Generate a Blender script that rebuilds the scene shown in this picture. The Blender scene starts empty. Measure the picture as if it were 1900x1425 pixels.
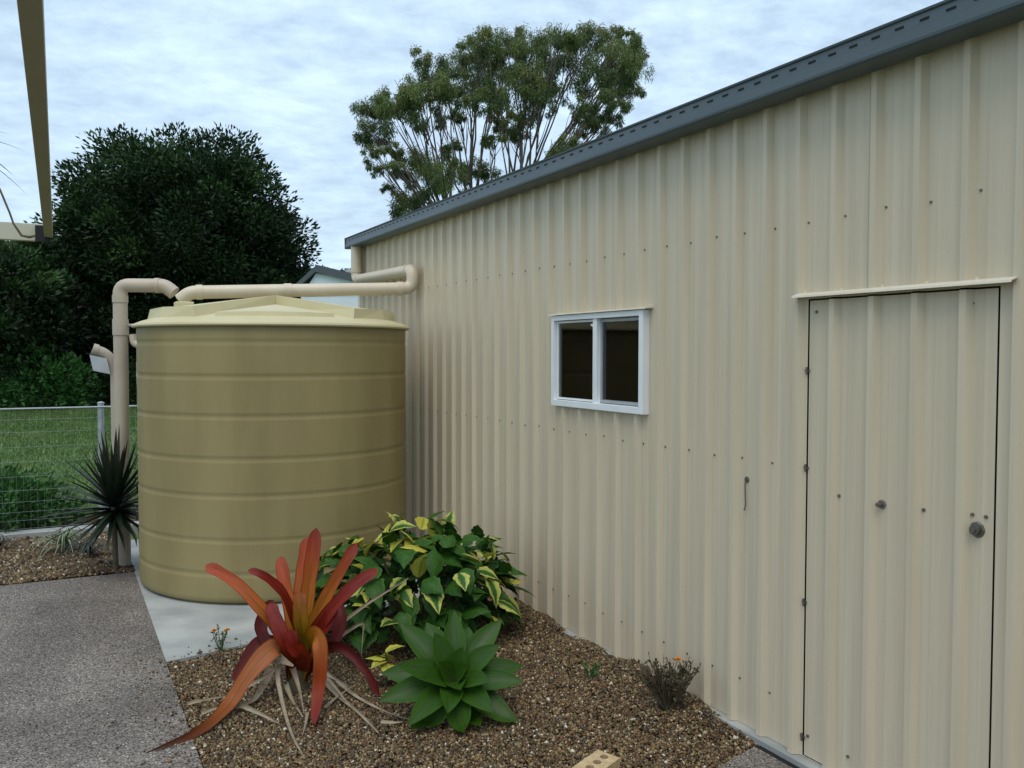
import bpy, bmesh, math, random
import numpy as np
from mathutils import Vector, Matrix
R = math.radians
random.seed(7)
rng = np.random.default_rng(11)
sc = bpy.context.scene
C = bpy.context.collection

# ------------------------------------------------------------------ camera
cd = bpy.data.cameras.new("camera"); cam = bpy.data.objects.new("camera", cd); C.objects.link(cam)
cd.sensor_width = 36; cd.lens = 36 * 1632.67 / 1900; cd.clip_start = 0.05; cd.clip_end = 2000
YAW, PITCH, ROLL = R(27.292), R(2.015), R(0.105)
fwd = Vector((math.sin(YAW) * math.cos(PITCH), math.cos(YAW) * math.cos(PITCH), -math.sin(PITCH)))
rgt = Vector((math.cos(YAW), -math.sin(YAW), 0)); up = rgt.cross(fwd)
r2 = rgt * math.cos(ROLL) + up * math.sin(ROLL); u2 = up * math.cos(ROLL) - rgt * math.sin(ROLL)
mw = Matrix((r2, u2, -fwd)).transposed().to_4x4(); mw.translation = (-2.83, 0, 1.755)
cam.matrix_world = mw
sc.camera = cam

# ------------------------------------------------------------------ sky, sun, exposure
SUN_EL, SUN_AZ = R(65), math.atan2(-0.75, -1.0)          # azimuth from +Y towards +X
w = bpy.data.worlds.new("World"); sc.world = w; w.use_nodes = True
nt = w.node_tree; nt.nodes.clear()
N = lambda t, **k: nt.nodes.new(t)
out = N('ShaderNodeOutputWorld'); bg = N('ShaderNodeBackground'); sky = N('ShaderNodeTexSky')
sky.sky_type = 'NISHITA'; sky.sun_disc = False; sky.sun_elevation = SUN_EL; sky.sun_rotation = SUN_AZ
sky.air_density = 1.0; sky.dust_density = 2.0
tc = N('ShaderNodeTexCoord'); sep = N('ShaderNodeSeparateXYZ'); nt.links.new(tc.outputs['Generated'], sep.inputs[0])
def math_n(op, a, b):
    n = N('ShaderNodeMath'); n.operation = op
    for i, v in enumerate((a, b)):
        if isinstance(v, (int, float)): n.inputs[i].default_value = v
        else: nt.links.new(v, n.inputs[i])
    return n.outputs[0]
zz = math_n('ADD', math_n('MAXIMUM', sep.outputs[2], 0.0), 0.16)
comb = N('ShaderNodeCombineXYZ')
nt.links.new(math_n('DIVIDE', sep.outputs[0], zz), comb.inputs[0]); nt.links.new(math_n('DIVIDE', sep.outputs[1], zz), comb.inputs[1])
rotm = N('ShaderNodeMapping'); rotm.inputs['Rotation'].default_value = (0, 0, R(35)); rotm.inputs['Scale'].default_value = (1.0, 1.1, 1)
nt.links.new(comb.outputs[0], rotm.inputs[0])
def noise(scale, det, rough, dist):
    n = N('ShaderNodeTexNoise'); n.inputs['Scale'].default_value = scale; n.inputs['Detail'].default_value = det
    n.inputs['Roughness'].default_value = rough; n.inputs['Distortion'].default_value = dist
    nt.links.new(rotm.outputs[0], n.inputs['Vector']); return n.outputs[0]
cl = math_n('ADD', math_n('MULTIPLY', noise(1.6, 4, 0.5, 0.2), 0.55), math_n('MULTIPLY', noise(8.0, 6, 0.62, 0.15), 0.45))
ramp = N('ShaderNodeValToRGB'); nt.links.new(cl, ramp.inputs[0])
ramp.color_ramp.elements[0].position = 0.38; ramp.color_ramp.elements[0].color = (0.50, 0.50, 0.50, 1)
ramp.color_ramp.elements[1].position = 0.62; ramp.color_ramp.elements[1].color = (0.95, 0.95, 0.95, 1)
skys = N('ShaderNodeMix'); skys.data_type = 'RGBA'; skys.blend_type = 'MULTIPLY'; skys.inputs[0].default_value = 1
nt.links.new(sky.outputs[0], skys.inputs[6]); skys.inputs[7].default_value = (1.0, 1.0, 1.0, 1)
mixc = N('ShaderNodeMix'); mixc.data_type = 'RGBA'
nt.links.new(ramp.outputs[0], mixc.inputs[0]); nt.links.new(skys.outputs[2], mixc.inputs[6])
mixc.inputs[7].default_value = (7.5, 9.6, 11.7, 1)        # veil of pale cloud, in the sky texture's own units
nt.links.new(mixc.outputs[2], bg.inputs[0]); bg.inputs[1].default_value = 0.098
nt.links.new(bg.outputs[0], out.inputs[0])

sd = bpy.data.lights.new("sun", 'SUN'); sd.energy = 1.6; sd.angle = R(45); sd.color = (1, 0.92, 0.80)
sun = bpy.data.objects.new("sun", sd); C.objects.link(sun)
sdir = Vector((math.sin(SUN_AZ) * math.cos(SUN_EL), math.cos(SUN_AZ) * math.cos(SUN_EL), math.sin(SUN_EL)))
sun.rotation_euler = sdir.to_track_quat('Z', 'Y').to_euler(); sun.location = sdir * 60
sc.view_settings.view_transform = 'Standard'; sc.view_settings.look = 'None'
sc.view_settings.gamma = 1; sc.view_settings.use_curve_mapping = False; sc.view_settings.exposure = 0.15

# ------------------------------------------------------------------ materials
def M(name, c1, c2=None, scale=6.0, rough=0.6, bump=0.0, bscale=40.0, spec=0.4, lo=0.35, hi=0.65, stretch=(1, 1, 1),
      attr=None, ramp=None, uv=False, speck=None, trans=0.0, metal=0.0, detail=4, uvn=None, edge=None):
    """Principled material: two-tone noise, or a ramp over a per-face attribute or the leaf's own length (uv)."""
    m = bpy.data.materials.new(name); m.use_nodes = True; t = m.node_tree; L = t.links.new
    b = t.nodes['Principled BSDF']; b.inputs['Roughness'].default_value = rough; b.inputs['Specular IOR Level'].default_value = spec
    b.inputs['Metallic'].default_value = metal
    co = t.nodes.new('ShaderNodeTexCoord'); mp = t.nodes.new('ShaderNodeMapping'); mp.inputs['Scale'].default_value = stretch
    L(co.outputs['Object'], mp.inputs[0])
    nz = t.nodes.new('ShaderNodeTexNoise'); nz.inputs['Scale'].default_value = scale; nz.inputs['Detail'].default_value = detail
    if uvn: mp.inputs['Scale'].default_value = uvn
    if uvn: L(co.outputs['UV'], mp.inputs[0])
    L(mp.outputs[0], nz.inputs['Vector'])
    rp = t.nodes.new('ShaderNodeValToRGB'); e = rp.color_ramp.elements
    e[0].position, e[1].position = lo, hi; e[0].color = (*c1, 1); e[1].color = (*(c2 or c1), 1)
    L(nz.outputs[0], rp.inputs[0]); col = rp.outputs[0]
    if ramp:
        rp2 = t.nodes.new('ShaderNodeValToRGB'); ee = rp2.color_ramp.elements
        while len(ee) < len(ramp): ee.new(0.5)
        for k, (p, c) in enumerate(ramp): ee[k].position = p; ee[k].color = (*c, 1)
        if attr:
            a = t.nodes.new('ShaderNodeAttribute'); a.attribute_name = attr; L(a.outputs['Fac'], rp2.inputs[0])
        else:
            s = t.nodes.new('ShaderNodeSeparateXYZ'); L(co.outputs['UV'], s.inputs[0]); 
            ad = t.nodes.new('ShaderNodeMath'); ad.operation = 'MULTIPLY_ADD'; ad.inputs[1].default_value = 0.25; 
            sub = t.nodes.new('ShaderNodeMath'); sub.operation = 'SUBTRACT'; sub.inputs[1].default_value = 0.5
            L(nz.outputs[0], sub.inputs[0]); L(sub.outputs[0], ad.inputs[0]); L(s.outputs[1 if uv == 'v' else 0], ad.inputs[2]); L(ad.outputs[0], rp2.inputs[0])
        mx = t.nodes.new('ShaderNodeMix'); mx.data_type = 'RGBA'; mx.blend_type = 'MULTIPLY'; mx.inputs[0].default_value = 1
        L(rp2.outputs[0], mx.inputs[6]); L(col, mx.inputs[7]); col = mx.outputs[2]
    if edge:
        sx = t.nodes.new('ShaderNodeSeparateXYZ'); L(co.outputs['UV'], sx.inputs[0]); re_ = t.nodes.new('ShaderNodeValToRGB'); q_ = re_.color_ramp.elements
        for _ in range(3): q_.new(.5)
        for k, (p, c) in enumerate(((0, edge), (.10, (1, 1, 1)), (.5, (.86, .86, .86)), (.90, (1, 1, 1)), (1, edge))): q_[k].position = p; q_[k].color = (*c, 1)
        L(sx.outputs[0], re_.inputs[0]); mx = t.nodes.new('ShaderNodeMix'); mx.data_type = 'RGBA'; mx.blend_type = 'MULTIPLY'; mx.inputs[0].default_value = 1
        L(col, mx.inputs[6]); L(re_.outputs[0], mx.inputs[7]); col = mx.outputs[2]
    if speck:                                   # (scale, [(pos, colour), ...]) one flat colour per voronoi cell
        vo = t.nodes.new('ShaderNodeTexVoronoi'); vo.inputs['Scale'].default_value = speck[0]; L(co.outputs['Object'], vo.inputs['Vector'])
        sp = t.nodes.new('ShaderNodeSeparateColor'); L(vo.outputs['Color'], sp.inputs[0])
        rp3 = t.nodes.new('ShaderNodeValToRGB'); ee = rp3.color_ramp.elements; rp3.color_ramp.interpolation = 'CONSTANT'
        while len(ee) < len(speck[1]): ee.new(0.5)
        for k, (p, c) in enumerate(speck[1]): ee[k].position = p; ee[k].color = (*c, 1)
        L(sp.outputs[0], rp3.inputs[0])
        mx = t.nodes.new('ShaderNodeMix'); mx.data_type = 'RGBA'; mx.blend_type = 'MULTIPLY'; mx.inputs[0].default_value = 1
        L(rp3.outputs[0], mx.inputs[6]); L(col, mx.inputs[7]); col = mx.outputs[2]
        if bump:
            bn = t.nodes.new('ShaderNodeBump'); bn.inputs['Strength'].default_value = bump; bn.inputs['Distance'].default_value = 0.004; bn.invert = True
            L(vo.outputs['Distance'], bn.inputs['Height']); L(bn.outputs[0], b.inputs['Normal'])
    L(col, b.inputs['Base Color'])
    if bump and not speck:
        n2 = t.nodes.new('ShaderNodeTexNoise'); n2.inputs['Scale'].default_value = bscale; n2.inputs['Detail'].default_value = 3; L(mp.outputs[0], n2.inputs['Vector'])
        bn = t.nodes.new('ShaderNodeBump'); bn.inputs['Strength'].default_value = bump; bn.inputs['Distance'].default_value = 0.01
        L(n2.outputs[0], bn.inputs['Height']); L(bn.outputs[0], b.inputs['Normal'])
    if trans:
        tr = t.nodes.new('ShaderNodeBsdfTranslucent'); L(col, tr.inputs[0]); ms = t.nodes.new('ShaderNodeMixShader'); ms.inputs[0].default_value = trans
        L(b.outputs[0], ms.inputs[1]); L(tr.outputs[0], ms.inputs[2]); L(ms.outputs[0], t.nodes['Material Output'].inputs[0])
    return m
W1 = (1, 1, 1); W8 = (0.8, 0.8, 0.8)
m_wall = M('cream_steel', (0.54, 0.462, 0.334), (0.605, 0.523, 0.384), 3.6, 0.38, 0.04, 4, 0.4, lo=.3, hi=.62, stretch=(1, 7.0, 0.2), detail=8)
m_trim = M('cream_trim', (0.66, 0.60, 0.47), (0.70, 0.64, 0.52), 3, 0.4)
m_gutter = M('slate_steel', (0.060, 0.085, 0.098), (0.075, 0.102, 0.115), 5, 0.38, stretch=(1, 0.3, 3), spec=0.5)
m_roof = M('slate_roof', (0.07, 0.095, 0.105), (0.08, 0.11, 0.12), 2, 0.4)
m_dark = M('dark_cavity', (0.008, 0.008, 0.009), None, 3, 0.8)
m_slab = M('pale_concrete', (0.27, 0.285, 0.275), (0.40, 0.41, 0.39), 3.0, 0.85, 0.15, 90, 0.2)
m_agg = M('exposed_aggregate', (0.48, 0.455, 0.43), (0.74, 0.71, 0.675), 1.6, 0.8, 0.9, spec=0.3,
          speck=(150, [(0, (0.055, 0.05, 0.045)), (0.12, (0.16, 0.14, 0.125)), (0.32, (0.25, 0.225, 0.205)), (0.6, (0.33, 0.30, 0.28)), (0.84, (0.42, 0.38, 0.34)), (0.95, (0.62, 0.60, 0.56))]))
m_soil = M('garden_soil', (0.035, 0.024, 0.014), (0.085, 0.06, 0.036), 30, 0.95, 0.6, 120, 0.1)
m_lawn = M('lawn_green', (0.07, 0.13, 0.04), (0.125, 0.185, 0.062), 0.9, 0.9, 0.6, 60, 0.15, detail=8)
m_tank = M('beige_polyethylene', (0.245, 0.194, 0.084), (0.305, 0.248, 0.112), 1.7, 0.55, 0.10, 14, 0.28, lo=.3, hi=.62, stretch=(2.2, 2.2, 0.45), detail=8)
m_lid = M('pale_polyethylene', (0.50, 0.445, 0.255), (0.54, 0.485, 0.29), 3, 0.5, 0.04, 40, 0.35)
m_pipe = M('cream_pvc', (0.56, 0.48, 0.36), (0.60, 0.52, 0.40), 4, 0.38, spec=0.4)
m_pipew = M('weathered_pvc', (0.43, 0.36, 0.28), (0.48, 0.41, 0.32), 4, 0.45, spec=0.4)
m_white = M('white_aluminium', (0.74, 0.77, 0.78), (0.80, 0.82, 0.83), 6, 0.35, spec=0.5)
m_steel = M('dull_screw_steel', (0.16, 0.15, 0.13), (0.22, 0.2, 0.18), 20, 0.4, metal=0.7)
m_galv = M('galvanised_steel', (0.34, 0.37, 0.39), (0.42, 0.45, 0.47), 15, 0.45, metal=0.35)
m_black = M('black_bracket', (0.012, 0.012, 0.013), None, 5, 0.6)
m_beam = M('fawn_beam', (0.30, 0.27, 0.17), (0.33, 0.30, 0.20), 4, 0.5)
m_beam2 = M('cream_beam', (0.52, 0.50, 0.38), (0.56, 0.54, 0.42), 4, 0.5)
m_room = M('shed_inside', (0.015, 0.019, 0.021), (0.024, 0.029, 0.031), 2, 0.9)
m_screen = M('fly_screen', (0.022, 0.022, 0.02), (0.03, 0.03, 0.027), 12, 0.8, spec=0.1)
m_hwall = M('house_weatherboard', (0.60, 0.66, 0.70), (0.66, 0.72, 0.75), 1, 0.7)
m_hroof = M('house_roof_tile', (0.17, 0.19, 0.20), (0.21, 0.23, 0.24), 3, 0.7)
m_hfas = M('house_fascia', (0.07, 0.085, 0.095), None, 3, 0.6)
m_bark = M('gum_bark', (0.06, 0.05, 0.04), (0.15, 0.125, 0.10), 3, 0.85, 0.3, 12, stretch=(2, 2, 0.4))
m_barkd = M('dark_bark', (0.035, 0.027, 0.02), (0.06, 0.048, 0.036), 4, 0.9, 0.3, 12)
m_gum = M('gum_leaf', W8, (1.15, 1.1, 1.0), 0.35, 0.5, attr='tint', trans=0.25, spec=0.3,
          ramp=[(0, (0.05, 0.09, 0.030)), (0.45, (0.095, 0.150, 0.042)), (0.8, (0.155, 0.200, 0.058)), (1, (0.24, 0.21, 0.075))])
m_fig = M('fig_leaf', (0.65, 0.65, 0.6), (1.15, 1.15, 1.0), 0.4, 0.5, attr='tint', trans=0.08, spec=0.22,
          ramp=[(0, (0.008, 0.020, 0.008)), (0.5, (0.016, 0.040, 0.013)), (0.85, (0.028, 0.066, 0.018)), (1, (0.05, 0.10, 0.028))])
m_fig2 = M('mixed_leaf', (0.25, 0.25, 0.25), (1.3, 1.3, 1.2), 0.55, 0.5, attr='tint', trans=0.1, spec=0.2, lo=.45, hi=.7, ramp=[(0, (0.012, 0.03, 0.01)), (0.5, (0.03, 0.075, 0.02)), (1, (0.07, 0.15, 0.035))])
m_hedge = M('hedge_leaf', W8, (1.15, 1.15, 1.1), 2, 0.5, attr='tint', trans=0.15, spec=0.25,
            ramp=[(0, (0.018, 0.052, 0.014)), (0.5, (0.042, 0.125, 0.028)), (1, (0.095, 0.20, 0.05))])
m_far = M('far_leaf', W8, (1.1, 1.1, 1.0), 0.1, 0.7, attr='tint', spec=0.1,
          ramp=[(0, (0.03, 0.055, 0.03)), (0.6, (0.06, 0.09, 0.04)), (1, (0.10, 0.11, 0.05))])
m_grass = M('grass_blade', W8, (1.1, 1.1, 1), 2, 0.6, attr='tint', trans=0.2, spec=0.1,
            ramp=[(0, (0.065, 0.125, 0.036)), (0.6, (0.11, 0.175, 0.055)), (1, (0.19, 0.22, 0.095))])
m_stone = M('river_gravel', (0.52, 0.51, 0.49), (0.78, 0.76, 0.72), 30, 0.6, attr='tint', spec=0.35,
            ramp=[(0, (0.03, 0.022, 0.014)), (0.16, (0.13, 0.055, 0.025)), (0.30, (0.10, 0.085, 0.05)), (0.42, (0.24, 0.14, 0.05)), (0.52, (0.11, 0.105, 0.085)), (0.62, (0.30, 0.16, 0.065)), (0.72, (0.20, 0.165, 0.10)), (0.82, (0.42, 0.30, 0.13)), (0.93, (0.46, 0.37, 0.22)), (1, (0.85, 0.80, 0.68))])
m_cord = M('cordyline_leaf', W8, W1, 4, 0.38, uv='v', ramp=[(0, (0.02, 0.035, 0.018)), (0.5, (0.016, 0.032, 0.016)), (1, (0.035, 0.035, 0.02))], spec=0.4)
m_spider = M('pale_strap_leaf', W8, W1, 4, 0.5, uv='u', ramp=[(0.2, (0.10, 0.16, 0.06)), (0.5, (0.42, 0.46, 0.32)), (0.8, (0.10, 0.16, 0.06))])
BR = {'salmon': [(0, (0.18, 0.11, 0.004)), (0.4, (0.33, 0.105, 0.005)), (0.75, (0.38, 0.065, 0.012)), (1, (0.36, 0.065, 0.030))],
      'red': [(0, (0.15, 0.028, 0.003)), (0.4, (0.20, 0.018, 0.004)), (0.8, (0.19, 0.010, 0.006)), (1, (0.24, 0.024, 0.014))],
      'orange': [(0, (0.20, 0.13, 0.004)), (0.45, (0.32, 0.105, 0.003)), (0.8, (0.29, 0.042, 0.004)), (1, (0.19, 0.012, 0.008))],
      'yellow': [(0, (0.13, 0.12, 0.004)), (0.5, (0.22, 0.115, 0.004)), (1, (0.26, 0.055, 0.005))],
      'pale': [(0, (0.20, 0.035, 0.012)), (0.25, (0.36, 0.12, 0.040)), (0.55, (0.27, 0.075, 0.008)), (0.8, (0.12, 0.028, 0.010)), (1, (0.05, 0.028, 0.012))],
      'dark': [(0, (0.07, 0.007, 0.004)), (0.5, (0.095, 0.007, 0.006)), (1, (0.14, 0.014, 0.010))]}
m_brom = {k: M('bromeliad_' + k, (0.66, 0.58, 0.55), (1.3, 1.3, 1.3), 1.0, 0.40, 0.4, 1.6, uv='v', ramp=v, trans=0.16, spec=0.28, uvn=(14, 3.0, 1), lo=.3, hi=.66, edge=(.55, .42, .38)) for k, v in BR.items()}
m_dead = M('dead_leaf', (0.20, 0.155, 0.10), (0.34, 0.28, 0.20), 9, 0.8, 0.3, 60)
m_agave = M('agave_leaf', (0.72, 0.74, 0.7), (1.1, 1.1, 1.1), 1.0, 0.42, 0.25, 1.5, uv='v', trans=0.10, spec=0.28, uvn=(12, 2, 1), edge=(1.5, 1.4, 1.1),
            ramp=[(0, (0.06, 0.105, 0.030)), (0.4, (0.030, 0.085, 0.007)), (1, (0.026, 0.078, 0.003))])
m_poi = [M('poinsettia_green', (0.7, 0.7, 0.7), (1.15, 1.15, 1.1), 12, 0.48, uv='u', trans=0.15, spec=0.2,
           ramp=[(0, (0.07, 0.15, 0.016)), (0.14, (0.024, 0.085, 0.009)), (0.5, (0.038, 0.11, 0.014)), (0.86, (0.024, 0.085, 0.009))]),
         M('poinsettia_margined', (0.8, 0.8, 0.8), (1.15, 1.15, 1.1), 16, 0.48, uv='u', trans=0.15, spec=0.2,
           ramp=[(0.0, (0.46, 0.46, 0.12)), (0.25, (0.36, 0.40, 0.085)), (0.34, (0.035, 0.11, 0.022)), (0.66, (0.03, 0.10, 0.02)), (0.76, (0.38, 0.42, 0.09)), (1, (0.46, 0.46, 0.14))]),
         M('poinsettia_yellow', (0.85, 0.85, 0.85), (1.1, 1.1, 1.1), 16, 0.48, uv='u', trans=0.2, spec=0.2,
           ramp=[(0.0, (0.50, 0.46, 0.07)), (0.4, (0.44, 0.42, 0.06)), (0.5, (0.15, 0.24, 0.03)), (0.6, (0.46, 0.44, 0.07)), (1, (0.50, 0.46, 0.08))])]
m_stem = M('plant_stem', (0.09, 0.075, 0.04), (0.14, 0.11, 0.07), 20, 0.8)
m_gstem = M('green_stem', (0.05, 0.10, 0.03), (0.07, 0.13, 0.04), 20, 0.6)
m_petal = M('marigold_petal', (0.62, 0.20, 0.015), (0.72, 0.30, 0.02), 40, 0.6)
m_brick = M('cream_brick', (0.42, 0.31, 0.17), (0.54, 0.42, 0.25), 25, 0.9, 0.4, 120, 0.15)
m_tag = M('grey_plastic_sheet', (0.44, 0.47, 0.50), (0.52, 0.55, 0.57), 12, 0.5)
# window glass: thin clear sheet, mirror part by fresnel
m_glass = bpy.data.materials.new('window_glass'); m_glass.use_nodes = True; t = m_glass.node_tree; t.nodes.remove(t.nodes['Principled BSDF'])
gl = t.nodes.new('ShaderNodeBsdfGlossy'); gl.inputs['Roughness'].default_value = 0.02; tp = t.nodes.new('ShaderNodeBsdfTransparent'); tp.inputs[0].default_value = (0.75, 0.78, 0.76, 1)
fr = t.nodes.new('ShaderNodeFresnel'); fr.inputs[0].default_value = 1.45; ms = t.nodes.new('ShaderNodeMixShader')
t.links.new(fr.outputs[0], ms.inputs[0]); t.links.new(tp.outputs[0], ms.inputs[1]); t.links.new(gl.outputs[0], ms.inputs[2]); t.links.new(ms.outputs[0], t.nodes['Material Output'].inputs[0])

# ------------------------------------------------------------------ helpers
def link(name, me, mat=None, parent=None, **props):
    o = bpy.data.objects.new(name, me); C.objects.link(o)
    if mat is not None and me is not None and not me.materials: me.materials.append(mat)
    if parent is not None: o.parent = parent
    for k, v in props.items(): o[k] = v
    return o
def thing(name, label, cat, loc=(0, 0, 0), group=None):
    o = link(name, None); o.location = loc; o['label'] = label; o['category'] = cat
    if group: o['group'] = group
    o.empty_display_size = 0.1
    return o
class MB:
    """collects shapes in world space; build() makes one mesh, stored relative to its thing's origin"""
    def __init__(s): s.v = []; s.f = []
    def box(s, a, b):
        x0, y0, z0 = a; x1, y1, z1 = b; k = len(s.v)
        s.v += [(x0, y0, z0), (x1, y0, z0), (x1, y1, z0), (x0, y1, z0), (x0, y0, z1), (x1, y0, z1), (x1, y1, z1), (x0, y1, z1)]
        s.f += [tuple(k + i for i in q) for q in ((0, 3, 2, 1), (4, 5, 6, 7), (0, 1, 5, 4), (1, 2, 6, 5), (2, 3, 7, 6), (3, 0, 4, 7))]; return s
    def prism(s, poly, z0, z1):
        k = len(s.v); n = len(poly)
        s.v += [(x, y, z0) for x, y in poly] + [(x, y, z1) for x, y in poly]
        s.f += [tuple(k + i for i in range(n))[::-1], tuple(k + n + i for i in range(n))]
        s.f += [(k + i, k + (i + 1) % n, k + n + (i + 1) % n, k + n + i) for i in range(n)]; return s
    def extrude_y(s, poly, y0, y1):                       # closed poly of (x, z)
        k = len(s.v); n = len(poly)
        s.v += [(x, y0, z) for x, z in poly] + [(x, y1, z) for x, z in poly]
        s.f += [tuple(k + i for i in range(n)), tuple(k + n + i for i in range(n))[::-1]]
        s.f += [(k + i, k + n + i, k + n + (i + 1) % n, k + (i + 1) % n) for i in range(n)]; return s
    def tube(s, pts, rad, n=14, cap=True):
        pts = [Vector(p) for p in pts]; rr = rad if isinstance(rad, (list, tuple)) else [rad] * len(pts)
        k = len(s.v); ref = None
        for i, p in enumerate(pts):
            t = (pts[min(i + 1, len(pts) - 1)] - pts[max(i - 1, 0)]).normalized()
            if ref is None: ref = t.orthogonal().normalized()
            ref = (ref - t * ref.dot(t)).normalized(); b = t.cross(ref)
            for j in range(n):
                a = 2 * math.pi * j / n; s.v.append(tuple(p + (ref * math.cos(a) + b * math.sin(a)) * rr[i]))
        for i in range(len(pts) - 1):
            for j in range(n):
                s.f.append((k + i * n + j, k + i * n + (j + 1) % n, k + (i + 1) * n + (j + 1) % n, k + (i + 1) * n + j))
        if cap:
            s.f.append(tuple(k + j for j in range(n))[::-1]); e = k + (len(pts) - 1) * n; s.f.append(tuple(e + j for j in range(n)))
        return s
    def lathe(s, prof, c, n=64):
        k = len(s.v)
        for r, z in prof:
            for j in range(n):
                a = 2 * math.pi * j / n; s.v.append((c[0] + r * math.cos(a), c[1] + r * math.sin(a), c[2] + z))
        for i in range(len(prof) - 1):
            for j in range(n):
                s.f.append((k + i * n + j, k + i * n + (j + 1) % n, k + (i + 1) * n + (j + 1) % n, k + (i + 1) * n + j))
        return s
    def quad(s, *p):
        k = len(s.v); s.v += [tuple(q) for q in p]; s.f.append(tuple(range(k, k + len(p)))); return s
    def build(s, name, mat, root=None, parent=None, smooth=False, angle=35, bevel=0, **props):
        o0 = Vector(root.location) if root is not None else Vector((0, 0, 0))
        me = bpy.data.meshes.new(name); me.from_pydata([tuple(Vector(v) - o0) for v in s.v], [], s.f)
        bm = bmesh.new(); bm.from_mesh(me); bmesh.ops.recalc_face_normals(bm, faces=bm.faces); bm.to_mesh(me); bm.free()
        if smooth: me.shade_smooth(); me.set_sharp_from_angle(angle=R(angle))
        o = link(name, me, mat, parent if parent is not None else root, **props)
        if bevel:
            bv = o.modifiers.new('bevel', 'BEVEL'); bv.width = bevel; bv.segments = 2; bv.limit_method = 'ANGLE'
        return o
def bend(points, rad, seg=6):
    """round the corners of a polyline for pipe elbows"""
    P = [Vector(p) for p in points]; o = [P[0]]
    for i in range(1, len(P) - 1):
        a = (P[i - 1] - P[i]); b = (P[i + 1] - P[i]); d = min(rad, a.length * 0.48, b.length * 0.48); a.normalize(); b.normalize()
        for k in range(seg + 1):
            u = k / seg; o.append((P[i] + a * d) * (1 - u) ** 2 + P[i] * 2 * u * (1 - u) + (P[i] + b * d) * u ** 2)
    o.append(P[-1]); return o
def raw_mesh(name, verts, faces, mat, tint=None, smooth=False):
    """fast mesh from numpy arrays; faces (n, k); tint is one value for each vertex"""
    me = bpy.data.meshes.new(name); nf, k = faces.shape
    me.vertices.add(len(verts)); me.vertices.foreach_set('co', np.ascontiguousarray(verts, dtype=np.float32).ravel())
    me.loops.add(nf * k); me.loops.foreach_set('vertex_index', faces.astype(np.int32).ravel())
    me.polygons.add(nf); me.polygons.foreach_set('loop_start', np.arange(0, nf * k, k, dtype=np.int32))
    if smooth: me.polygons.foreach_set('use_smooth', np.ones(nf, dtype=bool))
    if tint is not None:
        a = me.attributes.new('tint', 'FLOAT', 'POINT'); a.data.foreach_set('value', np.ascontiguousarray(tint, dtype=np.float32))
    me.update(calc_edges=True); me.materials.append(mat); return me
def unit(a): return a / np.maximum(np.linalg.norm(a, axis=-1, keepdims=True), 1e-9)
def leaf_cloud(name, pos, axis, length, width, tint, mat, fold=0.25):
    """many small pointed leaves, four corners each, folded a little along the midrib"""
    n = len(pos); axis = unit(axis); rnd = unit(rng.normal(size=(n, 3))); side = unit(np.cross(axis, rnd)); nor = np.cross(side, axis)
    L_ = length[:, None]; w_ = width[:, None] * 0.5
    v = np.empty((n, 4, 3)); v[:, 0] = pos; v[:, 2] = pos + axis * L_
    v[:, 1] = pos + axis * L_ * 0.45 + side * w_ + nor * w_ * fold; v[:, 3] = pos + axis * L_ * 0.45 - side * w_ + nor * w_ * fold
    b = (np.arange(n) * 4)[:, None]; f = np.concatenate([b + [0, 1, 2], b + [0, 2, 3]], 0)
    return raw_mesh(name, v.reshape(-1, 3), f, mat, np.repeat(tint, 4))
def leaf_mesh(name, pts, width, mat, side_ref, prof, channel=0.25, ns=4, steps=14, twist=0.0, origin=(0, 0, 0), wob=0.0):
    """one leaf blade swept along pts (Catmull-Rom), its width by prof(v), cupped across by channel"""
    P = [Vector(p) - Vector(origin) for p in pts]; Q = [P[0] * 2 - P[1]] + P + [P[-1] * 2 - P[-2]]; cur = []
    for k in range(steps + 1):
        x = k / steps * (len(P) - 1); i = min(int(x), len(P) - 2); u = x - i; a, b, c, d = Q[i:i + 4]
        cur.append(0.5 * ((2 * b) + (c - a) * u + (2 * a - 5 * b + 4 * c - d) * u * u + (3 * b - a - 3 * c + d) * u ** 3))
    vs = []; uv = []; ref = Vector(side_ref)
    for k, p in enumerate(cur):
        v = k / steps; t = (cur[min(k + 1, steps)] - cur[max(k - 1, 0)]).normalized()
        sd = t.cross(ref); sd = sd.normalized() if sd.length > 1e-4 else t.orthogonal().normalized()
        nn = sd.cross(t).normalized()
        if twist: q = Matrix.Rotation(twist * v, 3, t); sd = q @ sd; nn = q @ nn
        hw = width * 0.5 * prof(v) * (1 + wob * math.sin(v * 17 + width * 900) * .5 + wob * math.sin(v * 31 + width * 400) * .35)
        for j in range(ns + 1):
            s_ = j / ns * 2 - 1; vs.append(p + sd * hw * s_ + nn * hw * channel * s_ * s_); uv.append((j / ns, v))
    fs = [(k * (ns + 1) + j, k * (ns + 1) + j + 1, (k + 1) * (ns + 1) + j + 1, (k + 1) * (ns + 1) + j) for k in range(steps) for j in range(ns)]
    me = bpy.data.meshes.new(name); me.from_pydata([tuple(v) for v in vs], [], fs); ul = me.uv_layers.new(name='UVMap')
    for l in me.loops: ul.data[l.index].uv = uv[l.vertex_index]
    me.shade_smooth(); me.materials.append(mat); return me
STRAP = lambda v: 0.9 - 0.12 * v if v < 0.86 else max(0.04, 0.797 * math.sqrt(max(0, 1 - ((v - 0.86) / 0.14) ** 2)))
TAPER = lambda v: max(0.02, min(1, 0.55 + 2.2 * v) * (1 - v) ** 0.7)
OVAL = lambda v: max(0.015, (math.sin(math.pi * min(1, v ** 0.8))) ** 0.85)

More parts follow.
